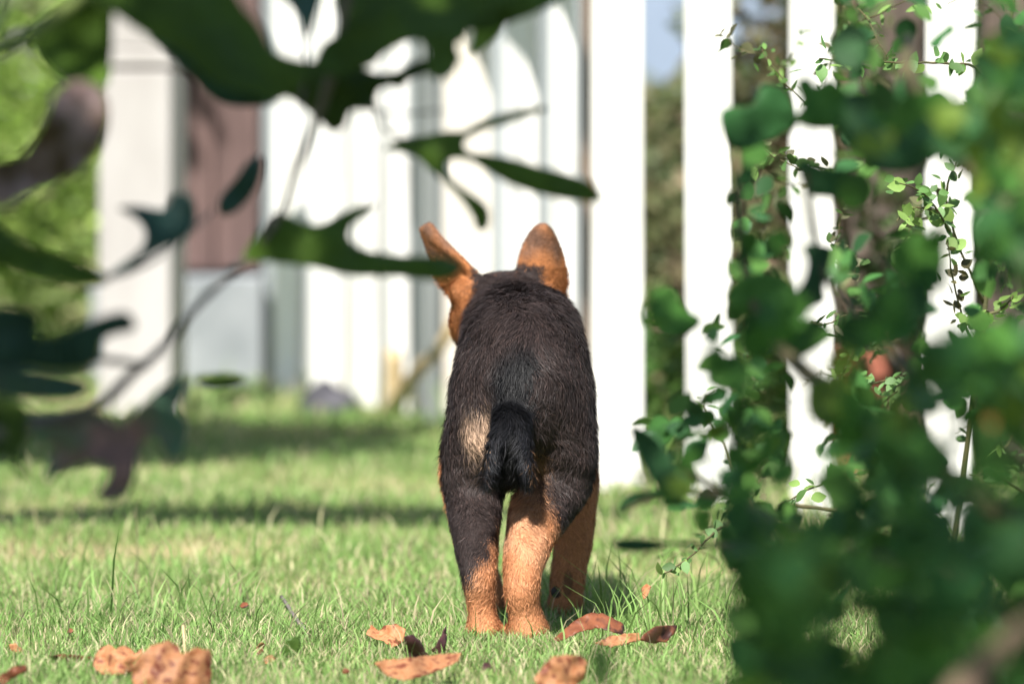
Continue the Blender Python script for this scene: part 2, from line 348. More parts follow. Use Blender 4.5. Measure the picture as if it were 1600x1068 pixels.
def scatter(tpl, pos, size, cols, up=.5):
    tv, tt = tpl; n = len(pos); fr = frames(n, up)
    V = np.einsum('vk,nkc->nvc', tv, fr) * size[:, None, None] + pos[:, None, :]
    T = (tt[None] + (np.arange(n) * len(tv))[:, None, None]).reshape(-1, 3)
    return V.reshape(-1, 3), T, None, np.repeat(cols, len(tv), 0)
def tones(n, palette, jit=.35):
    p = np.array(palette)[rng.integers(0, len(palette), n)]; return p * rng.uniform(1 - jit, 1 + jit, n)[:, None]
def blob_points(n, c, r, shell=.55):
    d = rng.normal(size=(n, 3)); d /= np.linalg.norm(d, axis=1)[:, None]
    k = rng.uniform(shell ** 3, 1, n) ** (1 / 3); return np.array(c) + d * k[:, None] * np.array(r)
GREEN = [(.045, .10, .022), (.065, .13, .03), (.09, .16, .04)]
OLIVE = [(.10, .115, .045), (.13, .13, .06), (.07, .10, .035), (.16, .14, .075)]
LIME = [(.20, .30, .06), (.15, .25, .04), (.25, .34, .08)]
BROWN = [(.16, .115, .075), (.20, .15, .10), (.12, .10, .05), (.10, .12, .05)]

def shrub(name, label, blobs, pal, size, base, mat='bark', cat='shrub', tpl=OVATE, stems=3):
    root = empty(name, base, label, cat)
    parts = []
    for c, r, n in blobs:
        p = blob_points(n, c, r); p[:, 2] = np.maximum(p[:, 2], .01)
        parts.append(scatter(tpl, p - np.array(base), rng.uniform(.7, 1.3, n) * size, tones(n, pal), .35))
    v, t, q, c = merge(parts); fo = link('foliage', np_mesh('foliage', v, t, q, c), M['foliage'], root); fo['kind'] = 'stuff'
    for k in range(stems):
        c0, r0, _ = blobs[k % len(blobs)]
        e = Vector(c0) + Vector((random.uniform(-.5, .5) * r0[0], random.uniform(-.5, .5) * r0[1], random.uniform(.2, .7) * r0[2]))
        b0 = Vector(base) + Vector((random.uniform(-.04, .04), random.uniform(-.04, .04), 0))
        tube('stem', [b0, b0 + (e - b0) * .5 + Vector((random.uniform(-.05, .05), 0, .05)), e], .012, .004, M[mat], root)
    return root
# sunlit hedge at left, beyond the lawn
shrub('hedge_shrub', 'bright yellow green sunlit bush at the left edge beyond the lawn', [((-1.35, 11.2, .45), (.55, .5, .55), 7500), ((-1.75, 11.4, .8), (.5, .5, .7), 5000), ((-.98, 11.0, .25), (.2, .3, .35), 2000), ((-1.3, 11.3, 1.1), (.5, .4, .4), 3000)], LIME, .026, (-1.35, 11.3, 0))
# planting beyond the fence on the right, seen through its gaps
shrub('olive_shrub', 'dull olive shrub seen just right of the sunlit fence post', [((.25, 9.3, .16), (.10, .3, .20), 700), ((.22, 9.6, .34), (.10, .2, .17), 520), ((.285, 9.5, .42), (.06, .2, .14), 260)], OLIVE, .028, (.25, 9.4, 0))
shrub('brown_shrub', 'brownish half dry shrub behind the second and third pickets', [((.41, 9.0, .30), (.13, .3, .34), 1500), ((.40, 9.1, .62), (.13, .25, .25), 900)], OLIVE + BROWN, .028, (.40, 9.0, 0))
shrub('dark_shrub', 'dark green shrub behind the fence at the far right', [((.62, 8.7, .25), (.14, .4, .30), 1300), ((.80, 8.4, .35), (.2, .4, .4), 1500), ((.60, 8.9, .65), (.15, .3, .22), 700), ((1.15, 8.4, .5), (.3, .4, .5), 1200)], GREEN + BROWN[:1], .035, (.7, 8.6, 0))
shrub('low_shrub', 'low fresh green plant growing at the foot of the fence post', [((.205, 7.6, .10), (.05, .2, .13), 420), ((.325, 7.4, .09), (.06, .2, .13), 420)], LIME[1:2] + GREEN + GREEN, .024, (.27, 7.5, 0))
shrub('climbing_vine', 'leafy vine climbing the pinkish leaning trunk behind the fence', [((.445, 7.35, .50), (.05, .08, .20), 150), ((.50, 7.4, .22), (.06, .08, .16), 170), ((.43, 7.3, .16), (.03, .06, .12), 60)], OLIVE + GREEN, .024, (.48, 7.38, 0), cat='vine')
# far belt that closes the view
shrub('far_hedge', 'long distant hedge of mixed bushes behind the garden', [((k * 2.3 + random.uniform(-.3, .3), 24 + random.uniform(-1, 1), .3), (1.5, 1, .36 if k == 0 else 1.2 + .5 * random.random()), 2600) for k in range(-6, 7)], OLIVE + GREEN, .14, (0, 24, 0), cat='hedge')

def trunk_tree(name, label, path, r0, r1, mat, crown, pal, size, cat='tree', tpl=OVATE, limbs=()):
    root = empty(name, path[0], label, cat); tube('trunk', path, r0, r1, M[mat], root, 12, 6, r0 * .05)
    for pth, a, b_ in limbs: tube('limb', pth, a, b_, M[mat], root, 8, 6, a * .08)
    parts = []
    for c, r, n in crown: parts.append(scatter(tpl, blob_points(n, c, r, .1) - np.array(path[0]), rng.uniform(.7, 1.3, n) * size, tones(n, pal), .55))
    v, t, q, c = merge(parts); fo = link('crown', np_mesh('crown', v, t, q, c), M['foliage'], root); fo['kind'] = 'stuff'; return root
trunk_tree('leaning_tree', 'pinkish brown tree trunk leaning behind the third and fourth pickets', [(.50, 7.7, 0), (.485, 7.72, .2), (.50, 7.74, .4), (.535, 7.76, .65), (.60, 7.8, 1.1), (.7, 7.9, 1.8)], .075, .045, 'pink_bark',
           [((.75, 8.4, 2.2), (.7, .6, .5), 900)], GREEN, .06)
trunk_tree('slim_tree', 'slim pinkish trunk half hidden by leaves at the right edge', [(.66, 7.4, 0), (.665, 7.42, .4), (.66, 7.45, .9), (.7, 7.5, 1.8)], .055, .04, 'pink_bark', [((.9, 8.2, 2.3), (.5, .5, .45), 600)], GREEN, .06)
pot = empty('terracotta_pot', (.438, 7.35, 0), 'red terracotta pot standing behind the third picket', 'pot')
v, f = tube_vf([(0, 0, 0), (0, 0, .05), (0, 0, .13), (0, 0, .131), (0, 0, .165)], [.033, .038, .046, .052, .053], 20); link('body', pydata('body', v, f, False), M['terracotta'], pot)

# ------------------------------------------------------------------ shade trees out of frame (their shadows fall into the picture)
def canopy(n, x0, x1, y0, y1, z0, z1):
    p = np.stack([rng.uniform(x0, x1, n), rng.uniform(y0, y1, n), rng.uniform(z0, z1, n)], 1); return p
fig = empty('fig_tree', (-1.35, 1.7, 0), 'fig tree with big lobed dark leaves hanging into view at upper left', 'tree')
tube('trunk', [(-1.35, 1.7, 0), (-1.33, 1.72, .5), (-1.2, 1.7, 1.0), (-1.05, 1.6, 1.5)], .085, .06, M['grey_bark'], fig, 12, 6, .004)
for pth, a, b_ in (([(-1.1, 1.62, 1.4), (-.5, 1.5, 1.85), (.3, 1.3, 2.1), (1.0, 1.2, 2.2)], .05, .015), ([(-1.1, 1.62, 1.4), (-1.0, .9, 1.9), (-.8, .2, 2.3)], .045, .015),
                   ([(-1.15, 1.65, 1.2), (-.85, 2.2, 1.5), (-.45, 2.6, 1.7), (.2, 2.7, 1.9)], .04, .012), ([(-.5, 1.5, 1.85), (.2, 2.0, 2.0), (.9, 2.4, 2.1)], .03, .01),
                   ([(-1.2, 1.7, 1.0), (-.95, 2.3, 1.0), (-.7, 2.9, .85), (-.5, 3.3, .72)], .03, .012)):
    tube('limb', pth, a, b_, M['grey_bark'], fig, 8, 6, a * .06)
n = 8200; p = canopy(n, -1.7, 1.7, -.3, 2.85, 1.6, 2.4)
p = np.concatenate([p, blob_points(120, (-.42, 2.28, 2.0), (.3, .3, .22), .1)]); n = len(p)  # extra leaves added to block sun spots on the hanging leaves
p = p[~((p[:, 0] > -.1) & (p[:, 0] < .6) & (p[:, 1] > .9) & (rng.random(n) < .76))]  # thinned so more sun reaches the right-hand bush
p = p[(p[:, 1] + .814 * p[:, 2] + rng.normal(0, .04, len(p))) < 4.30]           # ragged rim, cut along the sun's slope so the lawn stays sunlit
fo = link('crown', np_mesh('crown', *[a for a in scatter(FIG, p - np.array(fig.location), rng.uniform(.06, .11, len(p)), tones(len(p), [(.03, .06, .012), (.05, .09, .02)]), .8)][:2], None,
          tones(len(p) * len(FIG[0]), [(.04, .075, .016)], .2)), M['foliage'], fig); fo['kind'] = 'stuff'
# tree left of the lawn: low limbs whose shade crosses the grass
trunk_tree('lawn_tree', 'tree standing left of the lawn that shades strips of grass', [(-2.3, 5.9, 0), (-2.28, 5.9, .6), (-2.15, 5.95, 1.3), (-1.9, 6.0, 2.0)], .10, .06, 'bark',
           [((-.62, 5.32, 1.55), (.52, .13, .10), 560), ((-1.5, 5.5, 1.6), (.6, .25, .2), 420), ((-1.08, 6.52, 1.7), (.62, .36, .12), 2200), ((-1.08, 6.95, 1.75), (.62, .36, .12), 2200), ((-1.7, 6.4, 1.9), (.7, .5, .4), 700), ((-1.3, 8.75, 2.2), (.42, .35, .3), 800)], GREEN, .07,
           limbs=(([(-2.2, 5.9, 1.1), (-1.5, 5.5, 1.5), (-.9, 5.35, 1.55), (-.25, 5.3, 1.55)], .035, .008), ([(-2.1, 5.95, 1.4), (-1.5, 6.5, 1.7), (-.6, 6.72, 1.72)], .035, .01), ([(-1.9, 6.0, 2.0), (-1.5, 7.4, 2.3), (-1.0, 8.9, 2.35)], .04, .012)))

# ------------------------------------------------------------------ leaves traced as outlines, each at its own distance and tilt
def outline_leaf(name, poly, d0, parent, mat, tilt=(0, 0), bend=.0, wave=.004, step=14, thick=.0006, smooth=3, seed=0, floor=None):
    """poly in photo pixels; depth of a point = d0 + tilt.(offset in m) + bend*offset^2 + ripples; real size follows from the distance"""
    out = catmull([(a, b_, 0) for a, b_ in poly], smooth, True) if smooth > 1 else [Vector((a, b_, 0)) for a, b_ in poly]
    pts = [Vector((p.x, p.y)) for p in out]; n = len(pts)
    xs = [p.x for p in pts]; ys = [p.y for p in pts]; cx = sum(xs) / n; cy = sum(ys) / n
    inner = []; y = min(ys) + step * .5; r = 0
    def inside(qx, qy):
        c = False; j = n - 1
        for i in range(n):
            if (ys[i] > qy) != (ys[j] > qy) and qx < (xs[j] - xs[i]) * (qy - ys[i]) / (ys[j] - ys[i]) + xs[i]: c = not c
            j = i
        return c
    while y < max(ys):
        x = min(xs) + (step * .5 if r % 2 else 0)
        while x < max(xs):
            if inside(x, y): inner.append(Vector((x, y)))
            x += step
        y += step * .87; r += 1
    vs, es, fs, *_ = delaunay_2d_cdt(pts + inner, [], [list(range(n))], 1, 1e-4)
    mpp = d0 / F; V = []
    for p in vs:
        u, w = (p.x - cx) * mpp, (p.y - cy) * mpp
        d = d0 + tilt[0] * u - tilt[1] * w + bend * (u * u + w * w) / .05 + wave * (noise.noise(Vector((u * 28 + seed, w * 28, seed * .7))) + .35 * noise.noise(Vector((u * 95 + seed, w * 95, seed * .7))))
        q_ = P(p.x, p.y, d)
        if floor is not None and q_.z < floor: q_.z = floor
        V.append(q_)
    c = sum(V, Vector()) / len(V)
    if parent is None: base = Vector((c.x, c.y, min(v.z for v in V)))
    else: base = parent.location
    me = pydata(name, [v - base for v in V], [tuple(f) for f in fs], True)
    o = link(name, me, M[mat], parent, None if parent else base)
    sm = o.modifiers.new('thickness', 'SOLIDIFY'); sm.thickness = thick; sm.offset = 0
    return o
FL = [
 ([(380,405),(395,375),(420,350),(445,335),(470,346),(500,350),(530,335),(560,322),(588,318),(575,335),(552,350),(545,372),(570,390),(610,397),(650,400),(690,400),(722,415),(705,435),(670,438),(620,432),(570,432),(530,428),(490,418),(440,412),(410,408)], 3.62, 'fig', (.5, .9)),
 ([(600,232),(625,218),(660,212),(700,205),(725,205),(740,195),(770,182),(810,172),(845,166),(850,174),(800,190),(745,208),(725,222),(733,238),(760,240),(800,248),(850,262),(900,275),(922,285),(941,310),(925,316),(880,312),(830,300),(790,285),(755,264),(735,252),(710,248),(697,257),(702,275),(725,295),(755,315),(766,335),(762,358),(745,360),(738,340),(720,312),(695,287),(670,264),(650,246),(625,238)], 3.66, 'fig', (-.4, .8)),
 ([(541,-25),(800,-25),(790,12),(760,28),(735,42),(728,60),(712,72),(720,92),(703,118),(680,124),(664,106),(668,80),(655,64),(630,68),(600,85),(585,100),(560,110),(530,120),(500,112),(490,97),(505,67),(530,46)], 3.52, 'fig', (.3, 1.1)),
 ([(430,140),(450,101),(492,97),(530,105),(560,105),(590,114),(620,111),(650,96),(674,92),(690,104),(660,118),(637,128),(626,139),(608,135),(592,143),(587,160),(592,173),(560,172),(547,176),(538,198),(518,207),(500,190),(484,177),(463,160),(448,152)], 3.57, 'fig', (.2, .9)),
 ([(725,-20),(890,-20),(845,16),(805,33),(770,46),(740,47),(705,42)], 3.6, 'fig', (.2, .8)),
 ([(730,-15),(798,-15),(790,35),(765,68),(735,84),(742,45)], 3.85, 'fig_bright', (.2, .5)),
 ([(140,-20),(340,-20),(380,12),(408,45),(425,75),(450,88),(485,100),(470,138),(430,160),(400,150),(360,140),(320,118),(285,85),(240,62),(195,32)], 3.35, 'fig', (.4, .9)),
 ([(230,55),(270,70),(320,95),(370,115),(420,130),(430,158),(400,166),(360,165),(330,152),(300,122),(268,90)], 3.30, 'fig_blue', (.2, -.6)),  # teal highlight of the preceding leaf, put in as a separate bluish piece
 ([(185,325),(215,322),(258,327),(270,305),(293,303),(306,330),(300,358),(280,376),(240,396),(210,416),(182,434),(168,430),(200,405),(222,385),(226,360),(210,340)], 3.15, 'fig_blue', (.3, .4)),
 ([(-20,340),(20,368),(50,385),(90,395),(130,412),(165,428),(166,442),(130,446),(80,438),(30,425),(-20,405)], 3.05, 'fig', (.3, .6)),
 ([(-20,485),(40,483),(62,500),(56,525),(90,525),(130,505),(180,488),(202,490),(212,513),(190,520),(160,532),(150,566),(110,578),(50,572),(-20,562)], 2.98, 'fig_blue', (.3, -.7)),
 ([(45,642),(90,655),(130,645),(160,650),(190,665),(215,640),(245,610),(275,593),(292,588),(286,620),(276,640),(292,660),(290,690),(275,718),(255,702),(245,685),(226,686),(215,710),(211,745),(196,777),(165,783),(148,772),(165,755),(171,730),(150,720),(120,726),(90,742),(68,752),(75,720),(85,697),(62,690),(42,668)], 3.12, 'fig_purple', (.4, .5)),
 ([(-20,622),(30,628),(47,650),(40,690),(32,710),(42,735),(58,768),(45,755),(20,722),(5,712),(-20,705)], 2.95, 'fig', (.3, .6)),
 ([(-20,258),(30,245),(55,215),(75,175),(92,140),(120,126),(150,134),(167,160),(167,200),(150,240),(120,270),(80,290),(40,306),(10,322),(-20,318)], 2.95, 'fig_dry', (.9, .3)),
 ([(405,243),(409,265),(397,300),(370,330),(345,336),(343,310),(368,280),(385,255)], 3.3, 'fig_blue', (.5, .2)),
 ([(305,592),(340,585),(375,588),(382,600),(350,609),(318,606)], 3.2, 'fig', (.1, .9)),
 ([(55,45),(100,18),(170,-20),(168,130),(110,132),(72,102),(52,72)], 3.0, 'fig', (.4, .5)),
 ([(425,-20),(500,-20),(495,25),(480,60),(470,40),(455,12)], 3.5, 'fig_blue', (.4, .3)),
 ([(-15,560),(40,575),(100,585),(140,600),(120,622),(60,625),(-15,615)], 3.0, 'fig_purple', (.4, .7)),
]
for k, (poly, d, mt, tl) in enumerate(FL): outline_leaf('leaf', poly, d if d > 3.34 else d + .36, fig, mt, tl, .03, .02, 16, seed=k)
FT = [([(700,-120,3.5),(560,-40,3.52),(520,110,3.53),(490,200,3.56),(462,265,3.58),(440,335,3.6),(385,405,3.6)], .0035, .002),
      ([(-260,700,3.0),(-60,690,3.2),(60,660,3.44),(150,635,3.48),(200,590,3.5),(262,535,3.54),(310,475,3.57),(385,405,3.6)], .0045, .0025),
      ([(-60,100,3.25),(35,60,3.3),(110,8,3.33),(160,-40,3.36)], .0048, .0035), ([(120,425,3.42),(170,432,3.46),(250,400,3.5),(330,330,3.6)], .0018, .0012),
      ([(150,560,3.4),(190,565,3.45),(232,572,3.52)], .003, .002), ([(590,176,3.56),(640,178,3.57),(690,172,3.58)], .0012, .0008), ([(590,178,3.56),(605,205,3.6),(640,220,3.64)], .0015, .0012),
      ([(-80,180,2.9),(0,20,3.2),(20,-60,3.3)], .002, .002), ([(385,405,3.6),(420,345,3.62),(440,335,3.62)], .002, .0015),
      ([(470,165,3.55),(480,90,3.58),(465,10,3.6),(455,-40,3.6)], .0012, .001)]
for k, (pp, a, b_) in enumerate(FT): tube('branch', [P(*q_) for q_ in pp], a, b_, M['fig_stem'] if k == 2 else M['grey_bark'], fig, 6, 5, .0004)
tube('limb', [(-.5, 3.3, .72), P(500, -220, 3.45), P(700, -120, 3.5)], .012, .0035, M['grey_bark'], fig, 7, 5)
tube('limb', [(-.95, 2.3, 1.0), (-.85, 2.7, .6), P(-600, 720, 2.95), P(-260, 700, 3.0)], .015, .0045, M['grey_bark'], fig, 7, 5)
tube('limb', [(-.85, 2.7, .6), P(-300, 400, 2.9), P(-80, 180, 2.9)], .008, .002, M['grey_bark'], fig, 7, 5)

# ------------------------------------------------------------------ shrub in the right foreground (out of focus)
def in_poly(pts, x, y):
    c = False; j = len(pts) - 1
    for i in range(len(pts)):
        if (pts[i][1] > y) != (pts[j][1] > y) and x < (pts[j][0] - pts[i][0]) * (y - pts[i][1]) / (pts[j][1] - pts[i][1]) + pts[i][0]: c = not c
        j = i
    return c
tpl_me = {}
def tpl_mesh(key, tpl, mat):
    k = (key, mat)
    if k not in tpl_me:
        me = pydata('leaf', tpl[0], [tuple(int(i) for i in f) for f in tpl[1]], True); me.materials.append(M[mat]); tpl_me[k] = me
    return tpl_me[k]
HEX = leaf_template([(0, .03), (.05, .26), (.2, .36), (.34, .52), (.45, .36), (.62, .42), (.74, .22), (1, .01)], .12, .2)     # shallow lobed
def put_leaf(parent, key, tpl, mat, pos, size, up=.35, facing=0):
    o = bpy.data.objects.new('leaf', tpl_mesh(key, tpl, mat)); C.objects.link(o); o.parent = parent
    z = Vector((random.gauss(0, 1), random.gauss(0, 1) - facing, random.gauss(0, 1) + up)).normalized()
    y = Vector((random.gauss(0, 1), random.gauss(0, 1), random.gauss(0, 1))); y = (y - z * y.dot(z)).normalized(); x = y.cross(z)
    R = Matrix((x, y, z)).transposed().to_4x4()
    o.matrix_local = Matrix.Translation(Vector(pos) - parent.location) @ R @ Matrix.Scale(size, 4); return o
bush = empty('dark_leaved_shrub', (.55, 3.5, 0), 'large out of focus dark green shrub filling the right foreground', 'shrub')
MASS = [  # outlines of the leafy masses (photo pixels), distance range, leaf count, size range
 ([(1180,840),(1300,760),(1450,690),(1620,640),(1640,1090),(1150,1090),(1170,960)], (2.30, 3.10), 138, (0.0200, 0.0272)),
 ([(1330,160),(1450,130),(1600,140),(1640,330),(1540,350),(1500,230),(1400,250),(1330,230)], (3.05, 3.50), 31, (0.0200, 0.0272)),
 ([(1400,370),(1470,350),(1490,480),(1450,560),(1320,560),(1310,520),(1380,480)], (2.95, 3.40), 23, (0.0200, 0.0272)),
 ([(1520,230),(1640,180),(1640,640),(1480,650),(1500,520),(1560,440),(1500,360)], (2.75, 3.30), 42, (0.0200, 0.0288)),
 ([(1310,600),(1460,540),(1520,600),(1480,720),(1310,720)], (2.85, 3.30), 27, (0.0200, 0.0272)),
 ([(1110,520),(1225,440),(1232,640),(1228,760),(1140,740),(1110,620)], (3.15, 3.60), 23, (0.0184, 0.0264)),
 ([(1020,440),(1070,420),(1072,560),(1030,560)], (3.55, 3.70), 3, (0.0184, 0.0240)),
 ([(985,660),(1060,690),(1080,800),(1030,800),(1000,740)], (3.35, 3.60), 6, (0.0144, 0.0224)),
 ([(1080,620),(1140,560),(1150,760),(1090,760)], (3.45, 3.70), 7, (0.0144, 0.0208)),
 ([(1150,270),(1230,300),(1230,440),(1150,430)], (3.55, 3.80), 6, (0.0160, 0.0224)),
 ([(1520,-20),(1640,-20),(1640,180),(1560,170),(1530,90)], (3.05, 3.50), 18, (0.0200, 0.0272)),
 ([(1100,800),(1240,770),(1230,850),(1180,960),(1120,900)], (3.15, 3.50), 11, (0.0160, 0.0240)),
]
HOLE = [(1236,-20,1300,125), (1370,70,1530,125), (1445,-20,1520,130), (1236,205,1302,250), (1236,312,1302,380), (1236,560,1300,600), (1236,670,1300,815), (1395,240,1520,350), (1350,116,1415,142), (1345,325,1405,415), (1465,350,1520,470), (1440,455,1490,525), (1310,530,1410,605), (1450,640,1500,700), (1510,670,1600,750), (1530,440,1600,500), (1310,960,1370,1010)]
def holed(x, y, g=26): return any(a - g < x < c_ + g and b_ - g < y < e + g for a, b_, c_, e in HOLE)
NB = 0
for poly, (da, db), n, (s0, s1) in MASS:
    xs = [a for a, _ in poly]; ys = [b_ for _, b_ in poly]; k = 0
    while k < n:
        x, y = random.uniform(min(xs), max(xs)), random.uniform(min(ys), max(ys))
        if not in_poly(poly, x, y): continue
        if holed(x, y) and random.random() < .93: k += .15; continue
        r = random.random(); mt = 'bush' if r < .55 else 'bush_dark' if r < .88 else 'bush_lime' if r < .985 else 'bush_orange'
        tp = random.choice((('o', OVATE), ('h', HEX), ('h', HEX)))
        q_ = P(x, y, random.uniform(da, db)); q_.z = max(q_.z, .02)
        put_leaf(bush, tp[0], tp[1], mt, q_, random.uniform(s0, s1), .4, .7); k += 1; NB += 1
# leaves that stand out singly against the white pickets
SOLO = [([(1130,170),(1175,165),(1190,135),(1225,140),(1240,170),(1245,195),(1215,215),(1190,225),(1150,235),(1128,200)], 3.85, 'bush_dark'),
 ([(1150,220),(1190,215),(1200,250),(1170,262),(1145,250)], 3.9, 'bush'),
 ([(1245,130),(1262,122),(1275,135),(1295,125),(1312,135),(1340,170),(1330,195),(1290,202),(1258,198),(1240,185),(1255,165)], 3.8, 'bush'),
 ([(1300,60),(1330,40),(1355,55),(1360,90),(1335,110),(1305,100)], 3.85, 'bush_dark'),
 ([(1246,255),(1265,252),(1290,262),(1320,265),(1350,280),(1360,305),(1330,312),(1290,308),(1262,302)], 3.8, 'bush_dark'),
 ([(1255,385),(1275,382),(1300,388),(1295,420),(1288,450),(1290,470),(1270,480),(1240,500),(1235,470),(1255,440),(1262,410)], 3.75, 'bush_dark'),
 ([(1232,510),(1265,500),(1290,505),(1300,525),(1275,545),(1245,560),(1232,545)], 3.75, 'bush'),
 ([(1150,440),(1190,425),(1235,440),(1240,480),(1200,500),(1155,490),(1135,465)], 3.8, 'bush'),
 ([(1165,500),(1200,498),(1215,530),(1190,560),(1160,545)], 3.8, 'bush_dark'),
 ([(1110,570),(1150,555),(1170,580),(1150,610),(1110,600)], 3.85, 'bush'),
 ([(1265,600),(1300,590),(1335,600),(1330,650),(1300,670),(1265,650)], 3.6, 'bush_lime'),
 ([(1020,460),(1050,450),(1065,480),(1095,500),(1075,520),(1040,525),(1022,500)], 4.0, 'bush'),
 ([(985,670),(1000,668),(1030,690),(1055,730),(1070,780),(1050,790),(1020,750),(1000,715)], 3.9, 'bush_dark'),
 ([(960,845),(990,840),(1030,845),(1040,855),(1000,862),(965,858)], 3.9, 'bush_dark'),
 ([(980,772),(1020,765),(1060,752),(1064,760),(1025,780),(990,790),(965,800)], 4.0, 'bush_dark'),
 ([(1120,830),(1150,815),(1165,850),(1150,890),(1130,880)], 3.9, 'bush'),
 ([(1235,835),(1270,815),(1310,835),(1315,890),(1280,915),(1240,890)], 3.3, 'bush'),
 ([(1460,60),(1475,48),(1485,40),(1490,48),(1475,60),(1465,75),(1452,70)], 4.2, 'bush_dark'),
 ([(1490,540),(1530,510),(1570,520),(1560,560),(1510,575)], 3.3, 'bush_lime'),
 ([(1370,990),(1400,975),(1440,990),(1430,1030),(1380,1035)], 2.95, 'bush_lime'),
 ([(1320,150),(1360,142),(1400,155),(1425,185),(1405,215),(1360,222),(1325,200)], 3.5, 'bush_dark'),
 ([(1395,165),(1440,140),(1485,150),(1500,185),(1470,220),(1420,225)], 3.4, 'bush'),
 ([(1440,190),(1500,170),(1550,185),(1560,225),(1500,250),(1455,235)], 3.3, 'bush_dark'),
 ([(1340,205),(1400,200),(1450,225),(1440,262),(1385,270),(1345,245)], 3.6, 'bush_dark'),
 ([(1310,275),(1350,268),(1365,300),(1340,330),(1312,320)], 3.6, 'bush'),
 ([(1400,130),(1425,110),(1440,150),(1425,190),(1405,180)], 3.7, 'bush_dark'),
 ([(1395,380),(1440,360),(1475,385),(1470,430),(1420,440),(1390,415)], 3.4, 'bush'),
 ([(1375,455),(1430,440),(1455,470),(1430,520),(1380,525),(1350,495)], 3.5, 'bush_dark'),
 ([(1310,500),(1350,490),(1380,515),(1360,545),(1315,545)], 3.5, 'bush'),
 ([(922,1015),(942,1005),(958,1030),(950,1075),(932,1075)], 3.0, 'bush')]
for k, (poly, d, mt) in enumerate(SOLO): outline_leaf('leaf', poly, d, bush, mt, (random.uniform(-.6, .6), random.uniform(.2, .9)), .03, .012, 14, seed=50 + k)
# filling leaves deeper inside, too many and too dim to count
n = 620; pos = []
IN = [(1180,830),(1230,760),(1310,720),(1320,560),(1400,380),(1330,240),(1330,150),(1520,130),(1530,-20),(1660,-20),(1680,1090),(1180,1090)]
while len(pos) < n:
    x, y = random.uniform(1100, 1680), random.uniform(-20, 1090)
    if not in_poly(IN, x, y) or holed(x, y, 34): continue
    if y < 620 and random.random() < .6: continue
    q_ = P(x, y, random.uniform(3.3, 4.3)); q_.z = max(q_.z, .015); pos.append(q_ - bush.location)
for _ in range(900):      # the side of the shrub outside the frame
    q_ = Vector((random.uniform(.42, 1.1), random.uniform(2.9, 4.3), random.uniform(.02, .75))); pos.append(q_ - bush.location)
nbig = len(pos)
for poly, n_ in (([(1130,440),(1232,430),(1232,640),(1228,760),(1140,760),(1110,620)], 70), ([(1000,650),(1090,640),(1110,790),(1040,800)], 34), ([(1305,370),(1500,350),(1490,560),(1310,560)], 60), ([(1310,600),(1460,560),(1520,620),(1480,740),(1310,740)], 70),
                 ([(1300,-20),(1445,-20),(1440,90),(1380,140),(1310,140)], 26), ([(1150,260),(1232,260),(1232,440),(1150,440)], 20), ([(1520,0),(1620,0),(1620,640),(1500,640)], 120), ([(1140,780),(1330,770),(1330,900),(1190,960)], 50), ([(1300,140),(1560,130),(1560,260),(1300,300)], 70)):
    xs = [a for a, _ in poly]; ys = [b_ for _, b_ in poly]; k = 0
    while k < n_:
        x, y = random.uniform(min(xs), max(xs)), random.uniform(min(ys), max(ys))
        if not in_poly(poly, x, y): continue
        if holed(x, y, 8): k += .1; continue
        pos.append(P(x, y, random.uniform(4.0, 4.55)) - bush.location); k += 1
pos = np.array([tuple(p_) for p_ in pos]); sz = rng.uniform(.026, .042, len(pos)); sz[nbig:] *= .62
v, t, q, c = scatter(OVATE, pos, sz, tones(len(pos), [(.045, .13, .03), (.03, .095, .03), (.075, .17, .035)]), .4)
fo = link('foliage', np_mesh('foliage', v, t, q, c), M['foliage'], bush); fo['kind'] = 'stuff'
for pp, a, b_ in (([(.62, 3.5, 0), (.5, 3.5, .25), P(1480, 200, 3.6), P(1420, 60, 3.8)], .012, .003), ([(.62, 3.5, 0), P(1500, 760, 3.4), P(1330, 640, 3.6), P(1180, 480, 3.8), P(1150, 200, 3.9)], .010, .002),
                  ([(.62, 3.3, 0), P(1700, 600, 3.3), P(1560, 300, 3.5), P(1340, 180, 3.8), P(1250, 190, 3.85)], .009, .002), ([P(1500, 900, 3.3), P(1300, 850, 3.6), P(1150, 780, 3.85), P(1010, 700, 3.95)], .006, .0015),
                  ([P(1150, 780, 3.85), P(1050, 770, 3.95), P(970, 800, 4.0)], .003, .0012), ([P(1300, 850, 3.6), P(1130, 850, 3.9), P(965, 850, 3.95)], .003, .001),
                  ([P(1440, 600, 3.5), P(1290, 430, 3.75), P(1260, 270, 3.8)], .004, .0015)):
    tube('branch', pp, a, b_, M['twig'], bush, 6, 5, .0008)
tube('branch', [(.12, 2.58, -.01), (.165, 2.62, .11), P(1480, 1110, 2.65), P(1545, 1035, 2.7), P(1640, 950, 2.75), P(1760, 840, 2.8), (.45, 3.05, .38)], .0095, .005, M['bark'], bush, 8, 4, .0006)

